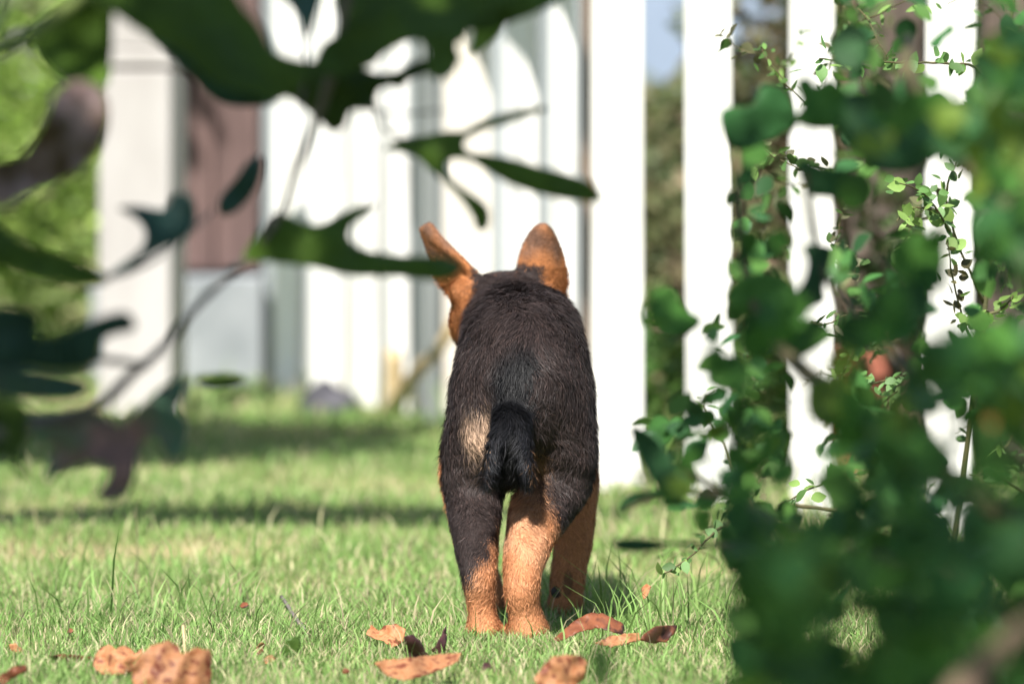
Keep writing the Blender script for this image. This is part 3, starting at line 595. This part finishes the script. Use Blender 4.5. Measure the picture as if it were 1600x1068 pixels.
# ------------------------------------------------------------------ small-leaved plant in focus, among the pickets
sprig = empty('small_leaved_shrub', (.38, 5.25, 0), 'wiry shrub with tiny sharp green leaves in front of the right pickets', 'shrub')
SPR = [([(1560,260,5.2),(1535,118,5.15),(1480,100,5.1),(1420,98,5.08),(1340,97,5.05),(1280,92,5.0)], 34, 'small', (.008, .014)),
 ([(1540,480,5.2),(1500,390,5.15),(1465,330,5.1),(1440,300,5.08),(1405,285,5.05)], 30, 'small', (.008, .014)),
 ([(1500,390,5.15),(1478,310,5.12),(1492,260,5.1),(1500,235,5.1)], 18, 'small', (.008, .013)),
 ([(1465,330,5.1),(1430,325,5.08),(1400,345,5.05)], 16, 'small_tip', (.007, .012)),
 ([(1530,560,5.2),(1505,500,5.16),(1488,430,5.12),(1480,380,5.1)], 30, 'small_red', (.007, .012)),
 ([(1530,560,5.2),(1545,490,5.1),(1515,495,5.05),(1500,500,5.02)], 18, 'small_tip', (.008, .012)),
 ([(1545,490,5.1),(1570,480,5.1),(1582,462,5.1)], 14, 'small_tip', (.008, .012)),
 ([(1460,820,5.3),(1400,735,5.2),(1330,742,5.12),(1270,762,5.08),(1215,790,5.05)], 22, 'small', (.008, .013)),
 ([(1320,620,5.2),(1312,600,5.15),(1325,565,5.15),(1340,530,5.15)], 14, 'small_tip', (.008, .014)),
 ([(1320,610,5.2),(1350,602,5.15),(1385,594,5.12),(1415,585,5.1)], 20, 'small', (.007, .011)),
 ([(1180,800,5.3),(1120,828,5.1),(1080,868,5.05),(1040,895,5.0)], 24, 'small', (.007, .012)),
 ([(1330,800,5.3),(1240,850,5.2),(1195,858,5.1),(1160,862,5.1)], 8, 'small', (.007, .012)),
 ([(1600,770,5.2),(1560,745,5.15),(1515,742,5.1)], 6, 'small', (.007, .012)),
 ([(1130,690,5.4),(1110,660,5.4),(1100,630,5.4),(1118,610,5.4)], 14, 'small', (.007, .012)),
 ([(1600,640,5.3),(1570,700,5.25),(1555,650,5.2),(1565,630,5.2)], 8, 'small', (.007, .012))]
tot = 0
for pp, n, mt, (s0, s1) in SPR:
    pts = [P(*q_) for q_ in pp]; tube('twig', pts, .0016, .0006, M['twig'], sprig, 5, 5, .0006)
    cv = catmull(pts, 8)
    for k in range(n):
        p0 = cv[min(len(cv) - 1, int(len(cv) * (.25 + .75 * k / n)))] + Vector((random.gauss(0, .005), random.gauss(0, .006), random.gauss(0, .004)))
        put_leaf(sprig, 's' if k % 3 == 0 else 'o', SLIM if k % 3 == 0 else OVATE, mt if random.random() < .8 else 'small_tip', p0, random.uniform(s0, s1) * 1.25, .5, .8); tot += 1
for p0 in ((1397, 497), (1250, 757), (1560, 700)): put_leaf(sprig, 'o', OVATE, 'small_tip', P(p0[0], p0[1], 5.0), .013, .2, 1.5)
tube('twig', [(.38, 5.25, 0), P(1480, 900, 5.25), P(1530, 560, 5.2), P(1560, 260, 5.2), P(1590, -60, 5.2)], .004, .0015, M['twig'], sprig, 6, 6, .001)
for pp in ([P(1480, 900, 5.25), P(1460, 820, 5.3)], [P(1480, 900, 5.25), P(1400, 860, 5.3), P(1330, 800, 5.3)], [P(1330, 800, 5.3), P(1240, 790, 5.32), P(1180, 800, 5.3), P(1130, 690, 5.4)], [P(1460, 820, 5.3), P(1380, 700, 5.25), P(1320, 620, 5.2)]):
    tube('twig', pp, .0022, .0014, M['twig'], sprig, 5, 5, .0006)
parts = []; TV = []; TF = []; off = 0; k = 0
def blocked(x, y): return any(a - 8 < x < c_ + 8 and b_ < y < e for a, b_, c_, e in HOLE) or (1070 < x < 1148 and y < 640)
while k < 90:
    x, y = random.uniform(1120, 1700), random.uniform(-40, 900)
    if blocked(x, y) or (x < 1310 and random.random() < .5): continue
    d = random.uniform(5.1, 5.8); a0 = random.uniform(0, 6.28); ln = random.uniform(50, 130)
    pts = [P(x, y, d)]
    for j in range(5):
        a0 += random.gauss(0, .35); x += math.cos(a0) * ln / 5; y += math.sin(a0) * ln / 5; d += random.uniform(-.02, .02); pts.append(P(x, y, d))
    v_, f_ = tube_vf(pts, [.0009 - .0001 * j for j in range(6)], 4); TV += [p_ - sprig.location for p_ in v_]; TF += [tuple(i_ + off for i_ in f) for f in f_]; off += len(v_); k += 1
    cv = catmull(pts, 4); pl = np.array([tuple(cv[random.randrange(len(cv))] + Vector((random.gauss(0, .004), random.gauss(0, .004), random.gauss(0, .004))) - sprig.location) for _ in range(16)])
    parts.append(scatter(OVATE if k % 2 else SLIM, pl, rng.uniform(.009, .016, 16), tones(16, random.choice(([(.05, .11, .03), (.08, .16, .05)], [(.10, .19, .05), (.16, .26, .07)], [(.10, .10, .05), (.06, .12, .03)]))), .4))
v, t, q, c = merge(parts)
fo = link('foliage', np_mesh('foliage', v, t, q, c), M['foliage'], sprig); fo['kind'] = 'stuff'
fo = link('fine_twigs', pydata('fine_twigs', TV, TF, True), M['twig'], sprig); fo['kind'] = 'stuff'

# ------------------------------------------------------------------ fallen leaves
def fallen(label, poly, d0, mat, tilt=(0, .8), bend=.1, wave=.012, seed=0, cat='leaf', step=9):
    rp = []
    for i_ in range(len(poly)):
        (ax, ay), (bx, by) = poly[i_], poly[(i_ + 1) % len(poly)]; ln = math.hypot(bx - ax, by - ay); m_ = max(1, int(ln / 5))
        for j in range(m_):
            u_ = j / m_; e = random.uniform(-1.1, 1.5) * min(1, ln / 14); rp.append((ax + (bx - ax) * u_ + (by - ay) / ln * e, ay + (by - ay) * u_ - (bx - ax) / ln * e))
    cy = max(p_[1] for p_ in poly); d0 = min(d0, CH * F / (cy - 200) - .06)
    o = outline_leaf('fallen_leaf', rp, d0, None, mat, tilt, bend, wave * 2.2, min(step, 6), .0005, 1, seed, .003); return tag(o, label, cat, 'fallen leaves on the lawn')
fallen('big pale orange fallen leaf standing at the lower left edge', [(208,1068),(205,1045),(218,1025),(235,1008),(262,1000),(278,1008),(285,1022),(305,1012),(328,1014),(332,1028),(328,1075),(300,1090),(225,1090)], 4.58, 'dead_orange', (.3, .5), .05, .008, 1)
fallen('torn orange leaf with dark rim behind the big pale orange one', [(145,1040),(148,1025),(158,1010),(170,1006),(180,1014),(192,1008),(202,1012),(212,1020),(224,1012),(220,1035),(205,1050),(180,1055),(158,1052)], 4.70, 'dead_orange', (.2, .9), .2, .016, 2)
fallen('brown curled leaf strip lying left of the torn orange leaf', [(75,1024),(95,1021),(120,1023),(145,1026),(140,1036),(110,1036),(85,1037)], 4.76, 'dead_brown', (.1, .8), .1, .014, 3)
fallen('dark and orange leaf fragment in the bottom left corner', [(-10,1062),(10,1048),(22,1040),(40,1038),(42,1048),(25,1056),(10,1066),(-10,1075)], 4.66, 'dead_brown', (.2, .8), .2, .016, 4)
fallen('tiny orange leaf tip at the left edge', [(14,1006),(24,1005),(37,1016),(32,1021),(18,1016)], 4.84, 'dead_orange', (.2, .6), .1, .01, 5)
fallen('long bright orange leaf lying flat in front of the left paw', [(585,1035),(600,1030),(640,1028),(680,1022),(720,1020),(716,1032),(690,1045),(660,1056),(630,1062),(605,1056)], 4.70, 'dead_orange', (.1, 1.6), .15, .012, 6)
fallen('dark purple upright leaf behind the long orange leaf', [(631,993),(645,991),(656,1000),(664,1016),(672,1024),(650,1030),(634,1024)], 4.76, 'dead_dark', (.5, .3), .2, .012, 7)
fallen('dark narrow curled leaf left of the left paw', [(672,1014),(682,1008),(690,990),(696,978),(698,1000),(696,1016),(684,1022)], 4.82, 'dead_dark', (.5, .3), .2, .01, 8)
fallen('small orange leaf pair left of the dark purple leaf', [(572,990),(580,975),(592,985),(604,976),(618,974),(634,982),(630,1000),(612,1012),(600,1000),(584,996)], 4.86, 'dead_orange', (.2, .9), .2, .014, 9)
fallen('arched orange brown leaf right of the right paw', [(864,998),(880,985),(900,968),(920,957),(940,958),(960,966),(975,975),(974,992),(955,985),(935,980),(912,984),(890,994),(872,1002)], 4.88, 'dead_brown', (.3, 1.1), .25, .01, 10)
fallen('orange crumpled leaf right of the arched leaf', [(930,1004),(950,995),(975,990),(998,988),(1000,998),(980,1006),(955,1010)], 4.83, 'dead_orange', (.2, 1.0), .2, .014, 11)
fallen('brown and orange curled leaf farthest right on the lawn', [(1000,1000),(1012,985),(1032,976),(1058,976),(1052,990),(1040,1002),(1020,1004)], 4.84, 'dead_brown', (.2, .9), .3, .016, 12)
fallen('pale orange blurred leaf at the bottom edge below the right paw', [(835,1060),(850,1040),(862,1026),(880,1022),(905,1024),(916,1032),(912,1060),(890,1080),(845,1085)], 4.58, 'dead_orange', (.3, .8), .1, .012, 13)
fallen('small green leaf standing in the grass left of centre', [(440,1015),(448,1000),(458,996),(467,993),(470,1008),(464,1020),(452,1026),(443,1024)], 4.84, 'dead_green', (.4, .4), .1, .006, 14)
fallen('tiny red brown curled leaf beside the small green leaf', [(400,1012),(408,1003),(414,1006),(412,1018),(404,1022)], 4.80, 'dead_brown', (.4, .4), .1, .01, 15)
fallen('small pale brown leaf scrap below the tiny red leaf', [(412,1028),(424,1022),(432,1028),(426,1036),(414,1036)], 4.74, 'dead_orange', (.2, .8), .1, .01, 16)
fallen('dried orange leaf caught on a sprig right of the puppy', [(1002,918),(1010,912),(1018,916),(1012,930),(1004,936)], 5.0, 'dead_orange', (.2, .8), .1, .008, 17)
for k, (x, y, s) in enumerate(((330,975,9),(382,945,7),(505,975,8),(110,985,6),(760,1040,8),(540,1048,7))):
    fallen(['dark leaf crumb in the grass above the green leaf','small brown crumb in the grass farthest back at left','dark twig crumb right of the grey twig','small brown crumb near the left edge of the lawn','small leaf crumb in front of the left paw','small crumb left of the long orange leaf'][k],
           [(x - s, y + 2), (x - s * .4, y - s * .7), (x + s * .5, y - s * .6), (x + s, y), (x + s * .4, y + s * .5), (x - s * .5, y + s * .6)], min(5.1, CH * F / (y - 200) - .04), 'dead_dark' if k % 2 == 0 else 'dead_brown', (.3, .5), .2, .012, 30 + k, step=5)
tw = tube('fallen_twig', [P(440, 932, 5.22), P(452, 950, 5.14), P(465, 970, 5.06), P(482, 992, 4.99)], .0016, .0022, M['grey_bark'], None, 6, 4, .0004); tag(tw, 'thin grey twig poking up from the grass left of the puppy', 'twig')
tw = tube('straw_stalk', [P(292, 1060, 4.63), P(289, 1020, 4.72), P(286, 976, 4.74)], .0014, .0012, M['straw'], None, 5, 3); tag(tw, 'pale dry straw stalk standing behind the big pale orange leaf', 'stalk')

# ------------------------------------------------------------------ the puppy, seen from behind
pup = empty('puppy', (.008, 5.08, 0), 'black and tan puppy walking away with both ears raised', 'dog')
def ico(sub):
    b0 = bmesh.new(); bmesh.ops.create_icosphere(b0, subdivisions=sub, radius=1); v_ = np.array([tuple(v.co) for v in b0.verts]); f_ = np.array([[v.index for v in f.verts] for f in b0.faces]); b0.free(); return v_, f_
ICO3, ICO2 = ico(4), ico(2); PIECES = []
def ell(c, r, rot=None):
    tv, tf = ICO3 if max(r) > .012 else ICO2; PIECES.append((tv * np.array(r) + np.array(tuple(c)), tf, None, np.zeros((len(tv), 3))))
def chain(nodes, n=7):
    q = catmull([Vector(a) for a, _ in nodes], n); rr = [r for _, r in nodes]
    for i, p in enumerate(q):
        k = min(i / n, len(rr) - 1 - 1e-6); j = int(k); u = k - j; u = u * u * (3 - 2 * u); ell(p, (rr[j] * (1 - u) + rr[j + 1] * u,) * 3)
# trunk: pelvis, loin, chest
ell((.0095, 5.075, .222), (.059, .095, .083)); ell((.0105, 5.16, .220), (.058, .11, .086)); ell((.010, 5.255, .210), (.058, .10, .086))
ell((-.022, 5.055, .196), (.033, .056, .075)); ell((.038, 5.06, .198), (.034, .056, .077))            # haunches
ell((.0120, 5.15, .262), (.050, .115, .045))                                                           # back
chain([((.008, 5.27, .232), .056), ((.002, 5.32, .252), .048), ((-.006, 5.365, .266), .044)])           # neck
ell((-.006, 5.375, .274), (.049, .052, .040)); ell((-.030, 5.385, .267), (.029, .038, .033)); ell(P(724, 458, 5.375), (.014, .02, .014)); ell((.022, 5.385, .262), (.028, .04, .036))   # skull, cheeks
chain([((-.010, 5.41, .258), .030), ((-.018, 5.45, .244), .023), ((-.024, 5.485, .236), .017)])         # muzzle, turned a little left
# hind legs
def PP(px, py, d): return tuple(P(px, py, d))
chain([(PP(745, 690, 5.045), .030), (PP(741, 740, 5.05), .0285), (PP(741, 790, 5.04), .0245), (PP(744, 845, 5.005), .0198), (PP(747, 890, 4.985), .0160), (PP(752, 945, 4.988), .0122), (PP(756, 980, 4.99), .0142)])
ell(PP(756, 982, 5.0), (.0168, .027, .0125)); 
for k in (-1, 0, 1): ell(Vector(PP(757, 990, 5.028)) + Vector((k * .0085, 0, .0)), (.0058, .010, .0075))
chain([(PP(878, 690, 5.045), .031), (PP(873, 750, 5.05), .0295), (PP(846, 795, 5.03), .0275), (PP(826, 845, 4.99), .0205), (PP(815, 905, 4.965), .0162), (PP(819, 950, 4.970), .0140), (PP(825, 982, 4.975), .0170)])
ell(PP(825, 985, 4.985), (.0195, .030, .0130))
for k in (-1, 0, 1): ell(Vector(PP(825, 992, 5.01)) + Vector((k * .0095, 0, .0)), (.0065, .011, .008))
# fore legs
chain([((-.030, 5.25, .175), .028), ((-.044, 5.245, .135), .0215), ((-.040, 5.235, .085), .0165), ((-.028, 5.225, .045), .0145), ((-.020, 5.225, .018), .0145)])
ell((-.019, 5.24, .012), (.0165, .027, .012))
chain([((.046, 5.24, .175), .028), ((.057, 5.235, .135), .0215), ((.058, 5.225, .085), .0180), ((.052, 5.215, .045), .0160), ((.049, 5.215, .018), .0155)])
ell((.049, 5.23, .012), (.0175, .027, .012))
# tail: arches out towards the viewer, then hangs in two furry edges with a hollow between, its shade painted in coat
chain([(PP(802, 622, 5.03), .014), (PP(800, 645, 4.990), .0150), (PP(797, 672, 4.968), .0150), (PP(794, 710, 4.968), .0150), (PP(793, 740, 4.970), .0130)])
chain([(PP(797, 655, 4.968), .0120), (PP(782, 680, 4.954), .0090), (PP(771, 712, 4.948), .0075), (PP(765, 742, 4.950), .0065), (PP(763, 762, 4.954), .0040)])
chain([(PP(799, 655, 4.968), .0120), (PP(812, 682, 4.955), .0085), (PP(820, 714, 4.950), .0070), (PP(823, 740, 4.952), .0060), (PP(823, 758, 4.956), .0040)])
# ears: cupped shells
def ear(base_l, base_r, tip, back, cup, bulge, n=12, pointed=False):
    """outline between two base points and a tip; 'back' is the direction the outer face looks to"""
    bl, br_, tp = Vector(base_l), Vector(base_r), Vector(tip); nb = Vector(back).normalized(); rows = []
    for i in range(n + 1):
        u = i / n; l = bl.lerp(tp, u); r = br_.lerp(tp, u); mid = (l + r) / 2; half = (r - l) / 2
        k = (1 - u ** 2.2) ** .62 / max(1 - u, .02) if u < 1 else 0
        hw = (half * (1.12 + .3 * math.sin(math.pi * u)) if pointed else half * min(k, 6) * (1 + bulge * math.sin(math.pi * u))) if u < 1 else Vector((0, 0, 0)); rows.append((mid, hw))
    for s in range(n):
        for a in range(-3, 4):
            mid, hw = rows[s]; t_ = a / 3.4; p = mid + hw * t_ - nb * (cup * t_ * t_)
            ell(p, (.0040, .0040, .0052))
    mid, hw = rows[n - 1]
    for s in range(n):                                    # finer fill so the shell has no holes
        for a in range(-7, 8):
            m0, h0 = rows[s]; m1, h1 = rows[s + 1]; t_ = a / 7.6
            p = (m0 + m1) / 2 + (h0 + h1) / 2 * t_ - nb * (cup * t_ * t_); ell(p, (.0036, .0036, .0048))
dE = 5.365
ear(PP(811, 452, dE), PP(888, 466, dE + .01), PP(851, 351, dE + .01), (.15, -1, .15), .014, .08)
ear(PP(714, 456, dE + .03), PP(756, 430, dE - .005), PP(669, 350, dE + .03), (.75, -.65, .35), .012, 0, 14, True)
v, t, q, c = merge(PIECES); me0 = np_mesh('body', v, t); tmp = link('tmp_body', me0, None)
rm = tmp.modifiers.new('r', 'REMESH'); rm.mode = 'VOXEL'; rm.voxel_size = .0026
sm = tmp.modifiers.new('s', 'SMOOTH'); sm.factor = .5; sm.iterations = 9
dg = bpy.context.evaluated_depsgraph_get(); dg.update()
body_me = bpy.data.meshes.new_from_object(tmp.evaluated_get(dg)); body_me.name = 'body'
bpy.data.objects.remove(tmp)
nv = len(body_me.vertices); co = np.empty(nv * 3, np.float32); body_me.vertices.foreach_get('co', co); co = co.reshape(-1, 3).astype(float)
ed = np.empty(len(body_me.edges) * 2, np.int32); body_me.edges.foreach_get('vertices', ed); ed = ed.reshape(-1, 2)
deg = np.bincount(ed.ravel(), minlength=nv)[:, None]; sw = np.full(nv, .12)
sw[(co[:, 2] > .15) & (co[:, 1] < 5.33) & (co[:, 1] > 5.0)] = .6; sw[(co[:, 2] > .10) & (co[:, 2] <= .15) & (co[:, 1] < 5.15) & (co[:, 1] > 5.0)] = .35; sw[(co[:, 1] > 5.33) & (co[:, 2] > .30)] = 0
for _ in range(45):
    acc = np.zeros_like(co); np.add.at(acc, ed[:, 0], co[ed[:, 1]]); np.add.at(acc, ed[:, 1], co[ed[:, 0]]); co += (acc / deg - co) * sw[:, None]
body_me.vertices.foreach_set('co', co.astype(np.float32).ravel()); body_me.update()
def sstep(a, b, x): u = np.clip((x - a) / (b - a), 0, 1); return u * u * (3 - 2 * u)
def wob(p, s, seed=0): return np.sin(p[:, 0] * s + seed) * np.sin(p[:, 1] * s * 1.13 + 2 * seed) + .7 * np.sin(p[:, 2] * s * 1.31 + p[:, 0] * s * .7 + seed)
DARK = np.array([.0292, .0213, .0200]); BLACK = np.array([.0035, .0036, .0045]); TAN = np.array([.45, .198, .092]); LTAN = np.array([.52, .285, .165]); CREAM = np.array([.40, .27, .185]); BRN = np.array([.16, .085, .045]); ORG = np.array([.33, .13, .048]); EARB = np.array([.165, .090, .060])
def coat(p):
    x, y, z = p[:, 0], p[:, 1], p[:, 2]; w = wob(p, 170) * .0045 + wob(p, 60, 2) * .004
    px = 800 + x * F / y; n = len(p); col = np.tile(DARK, (n, 1)); 
    def mixc(col, c, m): return col * (1 - m[:, None]) + c * m[:, None]
    rear = y < 5.135
    # hind left: tan on the inner half below the hock, dark down its outer edge
    hl = rear & (x < -.004) & (z < .16)
    lim = .030 + np.clip((x + .046) / .032, 0, 1) * .060 + wob(p, 330, 8) * .004
    col = mixc(col, TAN, np.where(hl, sstep(.010, -.010, z - lim + w), 0))
    # hind right: tan shank and inner thigh, dark fringe on the outside of the thigh
    hr = rear & (x >= -.004) & (z < .20)
    lim = .128 - np.clip((x - .022) / .03, 0, 1) * .045
    col = mixc(col, TAN, np.where(hr, sstep(.010, -.010, z - lim + w), 0))
    inner = rear & (z < .168) & (z > .10)
    col = mixc(col, BRN * 1.5, np.where(inner, .6 * sstep(.016, .004, np.abs(x - .020) + w * .8), 0))
    tn = (col[:, 0] > .25) & rear; vt = np.clip(.35 + .45 * wob(p, 75, 11) + .25 * wob(p, 190, 12), 0, 1) * sstep(.02, .07, z)
    col = mixc(col, LTAN, np.where(tn, .75 * vt, 0))
    # cream patch left of the tail
    w2 = wob(p, 260, 6) * .004 + wob(p, 110, 9) * .004
    pm = np.where(y < 5.06, sstep(-.047, -.029, x + w2) * sstep(-.0165, -.0205, x) * sstep(.148, .172, z + w2) * sstep(.210, .190, z + w2), 0); col = mixc(col, CREAM, pm)
    # fore legs and chest underside
    fl = (y > 5.16) & (y < 5.34); col = mixc(col, TAN * .92, np.where(fl, sstep(.012, -.012, z - .158 + w), 0))
    hind_dark = (y < 5.02) & (x < -.004)
    # belly
    be = (y > 5.08) & (y < 5.2) & (z < .165); col = mixc(col, BRN, np.where(be, .8, 0))
    # head
    hd = y > 5.335
    top = hd & (z > .295) & (np.abs(x + .004) < .030)
    col = mixc(col, ORG, np.where(hd & (z < .40) & ((z > .321) | (np.abs(x + .004) > .034) | (z < .262)), 1.0, 0))
    er = hd & (z > .318); k = np.where(er, sstep(.318, .336, z + w), 0); col = mixc(col, EARB * .85, k * np.clip(.8 + .35 * wob(p, 210, 4), .35, 1))
    col = mixc(col, EARB * .55, np.where(er, .55 * sstep(.004, -.006, np.abs(z - .352 + .2 * x) - .006 + w), 0))
    col = mixc(col, BLACK * 2, np.where((y > 5.44), .9, 0))
    # tail: shade of the hollow and its sunlit grey edges painted into the coat
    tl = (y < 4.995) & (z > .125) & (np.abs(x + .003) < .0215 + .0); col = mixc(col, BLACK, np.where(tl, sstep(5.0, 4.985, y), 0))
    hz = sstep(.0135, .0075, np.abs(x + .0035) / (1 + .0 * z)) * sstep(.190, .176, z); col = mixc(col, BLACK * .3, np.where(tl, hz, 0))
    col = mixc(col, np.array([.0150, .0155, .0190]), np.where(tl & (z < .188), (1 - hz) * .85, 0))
    return col
bc = coat(co)
a = body_me.color_attributes.new('Col', 'FLOAT_COLOR', 'POINT'); a.data.foreach_set('color', np.concatenate([bc, np.ones((nv, 1))], 1).astype(np.float32).ravel())
body_me.shade_smooth()
m, t, b = new_mat('coat_skin'); at = t.nodes.new('ShaderNodeAttribute'); at.attribute_name = 'Col'; t.links.new(at.outputs[0], b.inputs['Base Color']); b.inputs['Roughness'].default_value = .85; b.inputs['Specular IOR Level'].default_value = .15
body_me.materials.clear(); body = link('body', body_me, m, pup); body.location = -pup.location
# fur: one thin tapering blade for each hair
body_me.calc_loop_triangles(); nt_ = len(body_me.loop_triangles); ti = np.empty(nt_ * 3, np.int32); body_me.loop_triangles.foreach_get('vertices', ti); ti = ti.reshape(-1, 3)
vn = np.empty(nv * 3, np.float32); body_me.vertices.foreach_get('normal', vn); vn = vn.reshape(-1, 3).astype(float)
A, B, Cc = co[ti[:, 0]], co[ti[:, 1]], co[ti[:, 2]]; ar = np.linalg.norm(np.cross(B - A, Cc - A), axis=1)
NH = 430000
pick = rng.choice(nt_, NH, p=ar / ar.sum()); u = rng.random(NH); w_ = rng.random(NH); fl = u + w_ > 1; u[fl] = 1 - u[fl]; w_[fl] = 1 - w_[fl]
root = A[pick] + (B - A)[pick] * u[:, None] + (Cc - A)[pick] * w_[:, None]
nr = vn[ti[pick, 0]] * (1 - u - w_)[:, None] + vn[ti[pick, 1]] * u[:, None] + vn[ti[pick, 2]] * w_[:, None]; nr /= np.linalg.norm(nr, axis=1)[:, None] + 1e-9
hd = root[:, 1] > 5.335
comb = np.tile(np.array([0, -.55, -.85]), (NH, 1)); comb[hd] = (0, -.5, .35); comb[hd & (root[:, 2] > .31)] = (0, -.1, 1.0)
# locks: a slowly turning field bends neighbouring hairs the same way
comb[:, 0] += .45 * wob(root, 95, 1) + .2 * wob(root, 240, 3) + .15 * np.sign(root[:, 0] - .008); comb[:, 2] += .28 * wob(root, 120, 5); comb += rng.normal(0, .22, (NH, 3))
tg = comb - (comb * nr).sum(1)[:, None] * nr; tg /= np.linalg.norm(tg, axis=1)[:, None] + 1e-9
x, y, z = root.T
L = np.where(z < .13, .0050, .0115); L = np.where((z >= .10) & (z < .17), .0050 + (z - .10) / .07 * .0065, L); L = np.where((y < 4.995) & (z > .12) & (np.abs(x + .003) < .025), .011, L)
L = np.where(hd, .0060, L); L = np.where(hd & (z > .315), .0032, L); L = np.where(z < .03, .0035, L)
L = L * rng.uniform(.55, 1.25, NH); gh = (rng.random(NH) < .06) & ~hd; L[gh] *= rng.uniform(1.3, 1.8, gh.sum()); lift = rng.uniform(.30, .75, NH) * (1 + .25 * wob(root, 150, 7)); rip = sstep(.09, .12, z) * sstep(.215, .18, z) * (y < 5.1); lift = lift * (1 + .5 * rip * np.sin(z * 620 + 4.5 * wob(root, 75, 4) + 1.5 * wob(root, 210, 2) + 90 * np.abs(x - .01))); lift = np.clip(lift, .12, 1.2)
d1 = tg + nr * lift[:, None]; d1 /= np.linalg.norm(d1, axis=1)[:, None]; d2 = tg + nr * (lift * .25)[:, None]; d2 /= np.linalg.norm(d2, axis=1)[:, None]
wd = np.cross(d1, nr); wd /= np.linalg.norm(wd, axis=1)[:, None] + 1e-9; wd = wd + nr * rng.normal(0, .35, NH)[:, None]
hw = np.where(L < .006, .00016, .00021)[:, None] * wd
mid = root + d1 * (L * .5)[:, None]; tip = mid + d2 * (L * .5)[:, None]; root2 = root - nr * .0006
V = np.stack([root2 - hw, root2 + hw, mid - hw * .75, mid + hw * .75, tip], 1).reshape(-1, 3)
i = np.arange(NH)[:, None] * 5; q = np.concatenate([i, i + 1, i + 3, i + 2], 1); t3 = np.concatenate([i + 2, i + 3, i + 4], 1)
hc = coat(root + rng.normal(0, 1, (NH, 3)) * np.array([.0032, .0, .0045])) * rng.uniform(.55, 1.5, NH)[:, None]; dk = (hc.max(1) < .05) & (rng.random(NH) < .11); hc[dk] = hc[dk] * np.array([2.0, 1.8, 1.7])
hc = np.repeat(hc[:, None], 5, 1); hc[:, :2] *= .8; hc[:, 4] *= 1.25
m, tt_, b = new_mat('fur'); at = tt_.nodes.new('ShaderNodeAttribute'); at.attribute_name = 'Col'; tt_.links.new(at.outputs[0], b.inputs['Base Color']); b.inputs['Roughness'].default_value = .55; b.inputs['Specular IOR Level'].default_value = .2
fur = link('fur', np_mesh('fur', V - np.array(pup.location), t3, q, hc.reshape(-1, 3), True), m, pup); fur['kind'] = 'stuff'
# dark parts: nose, eyes, wrist pads
M['pad'] = noise_mat('black_pad', [(.3, (.012, .010, .010)), (.7, (.03, .024, .022))], 200, .6); M['eye'] = noise_mat('eye', [(.3, (.01, .006, .003)), (.7, (.03, .015, .006))], 100, .1, bmp=0)
def part_ell(name, c, r, mat):
    bm = bmesh.new(); bmesh.ops.create_icosphere(bm, subdivisions=3, radius=1, matrix=Matrix.Diagonal((*r, 1))); o = link(name, bm_mesh(name, bm, True), M[mat], pup); o.location = Vector(c) - pup.location; return o
part_ell('nose', (-.027, 5.503, .240), (.009, .006, .007), 'pad'); part_ell('eye', (-.040, 5.418, .272), (.006, .006, .006), 'eye'); part_ell('eye', (.008, 5.428, .274), (.006, .006, .006), 'eye')
part_ell('wrist_pad', (.043, 5.2035, .026), (.0075, .0035, .0065), 'pad'); part_ell('wrist_pad', (-.024, 5.2120, .026), (.0065, .0035, .006), 'pad')
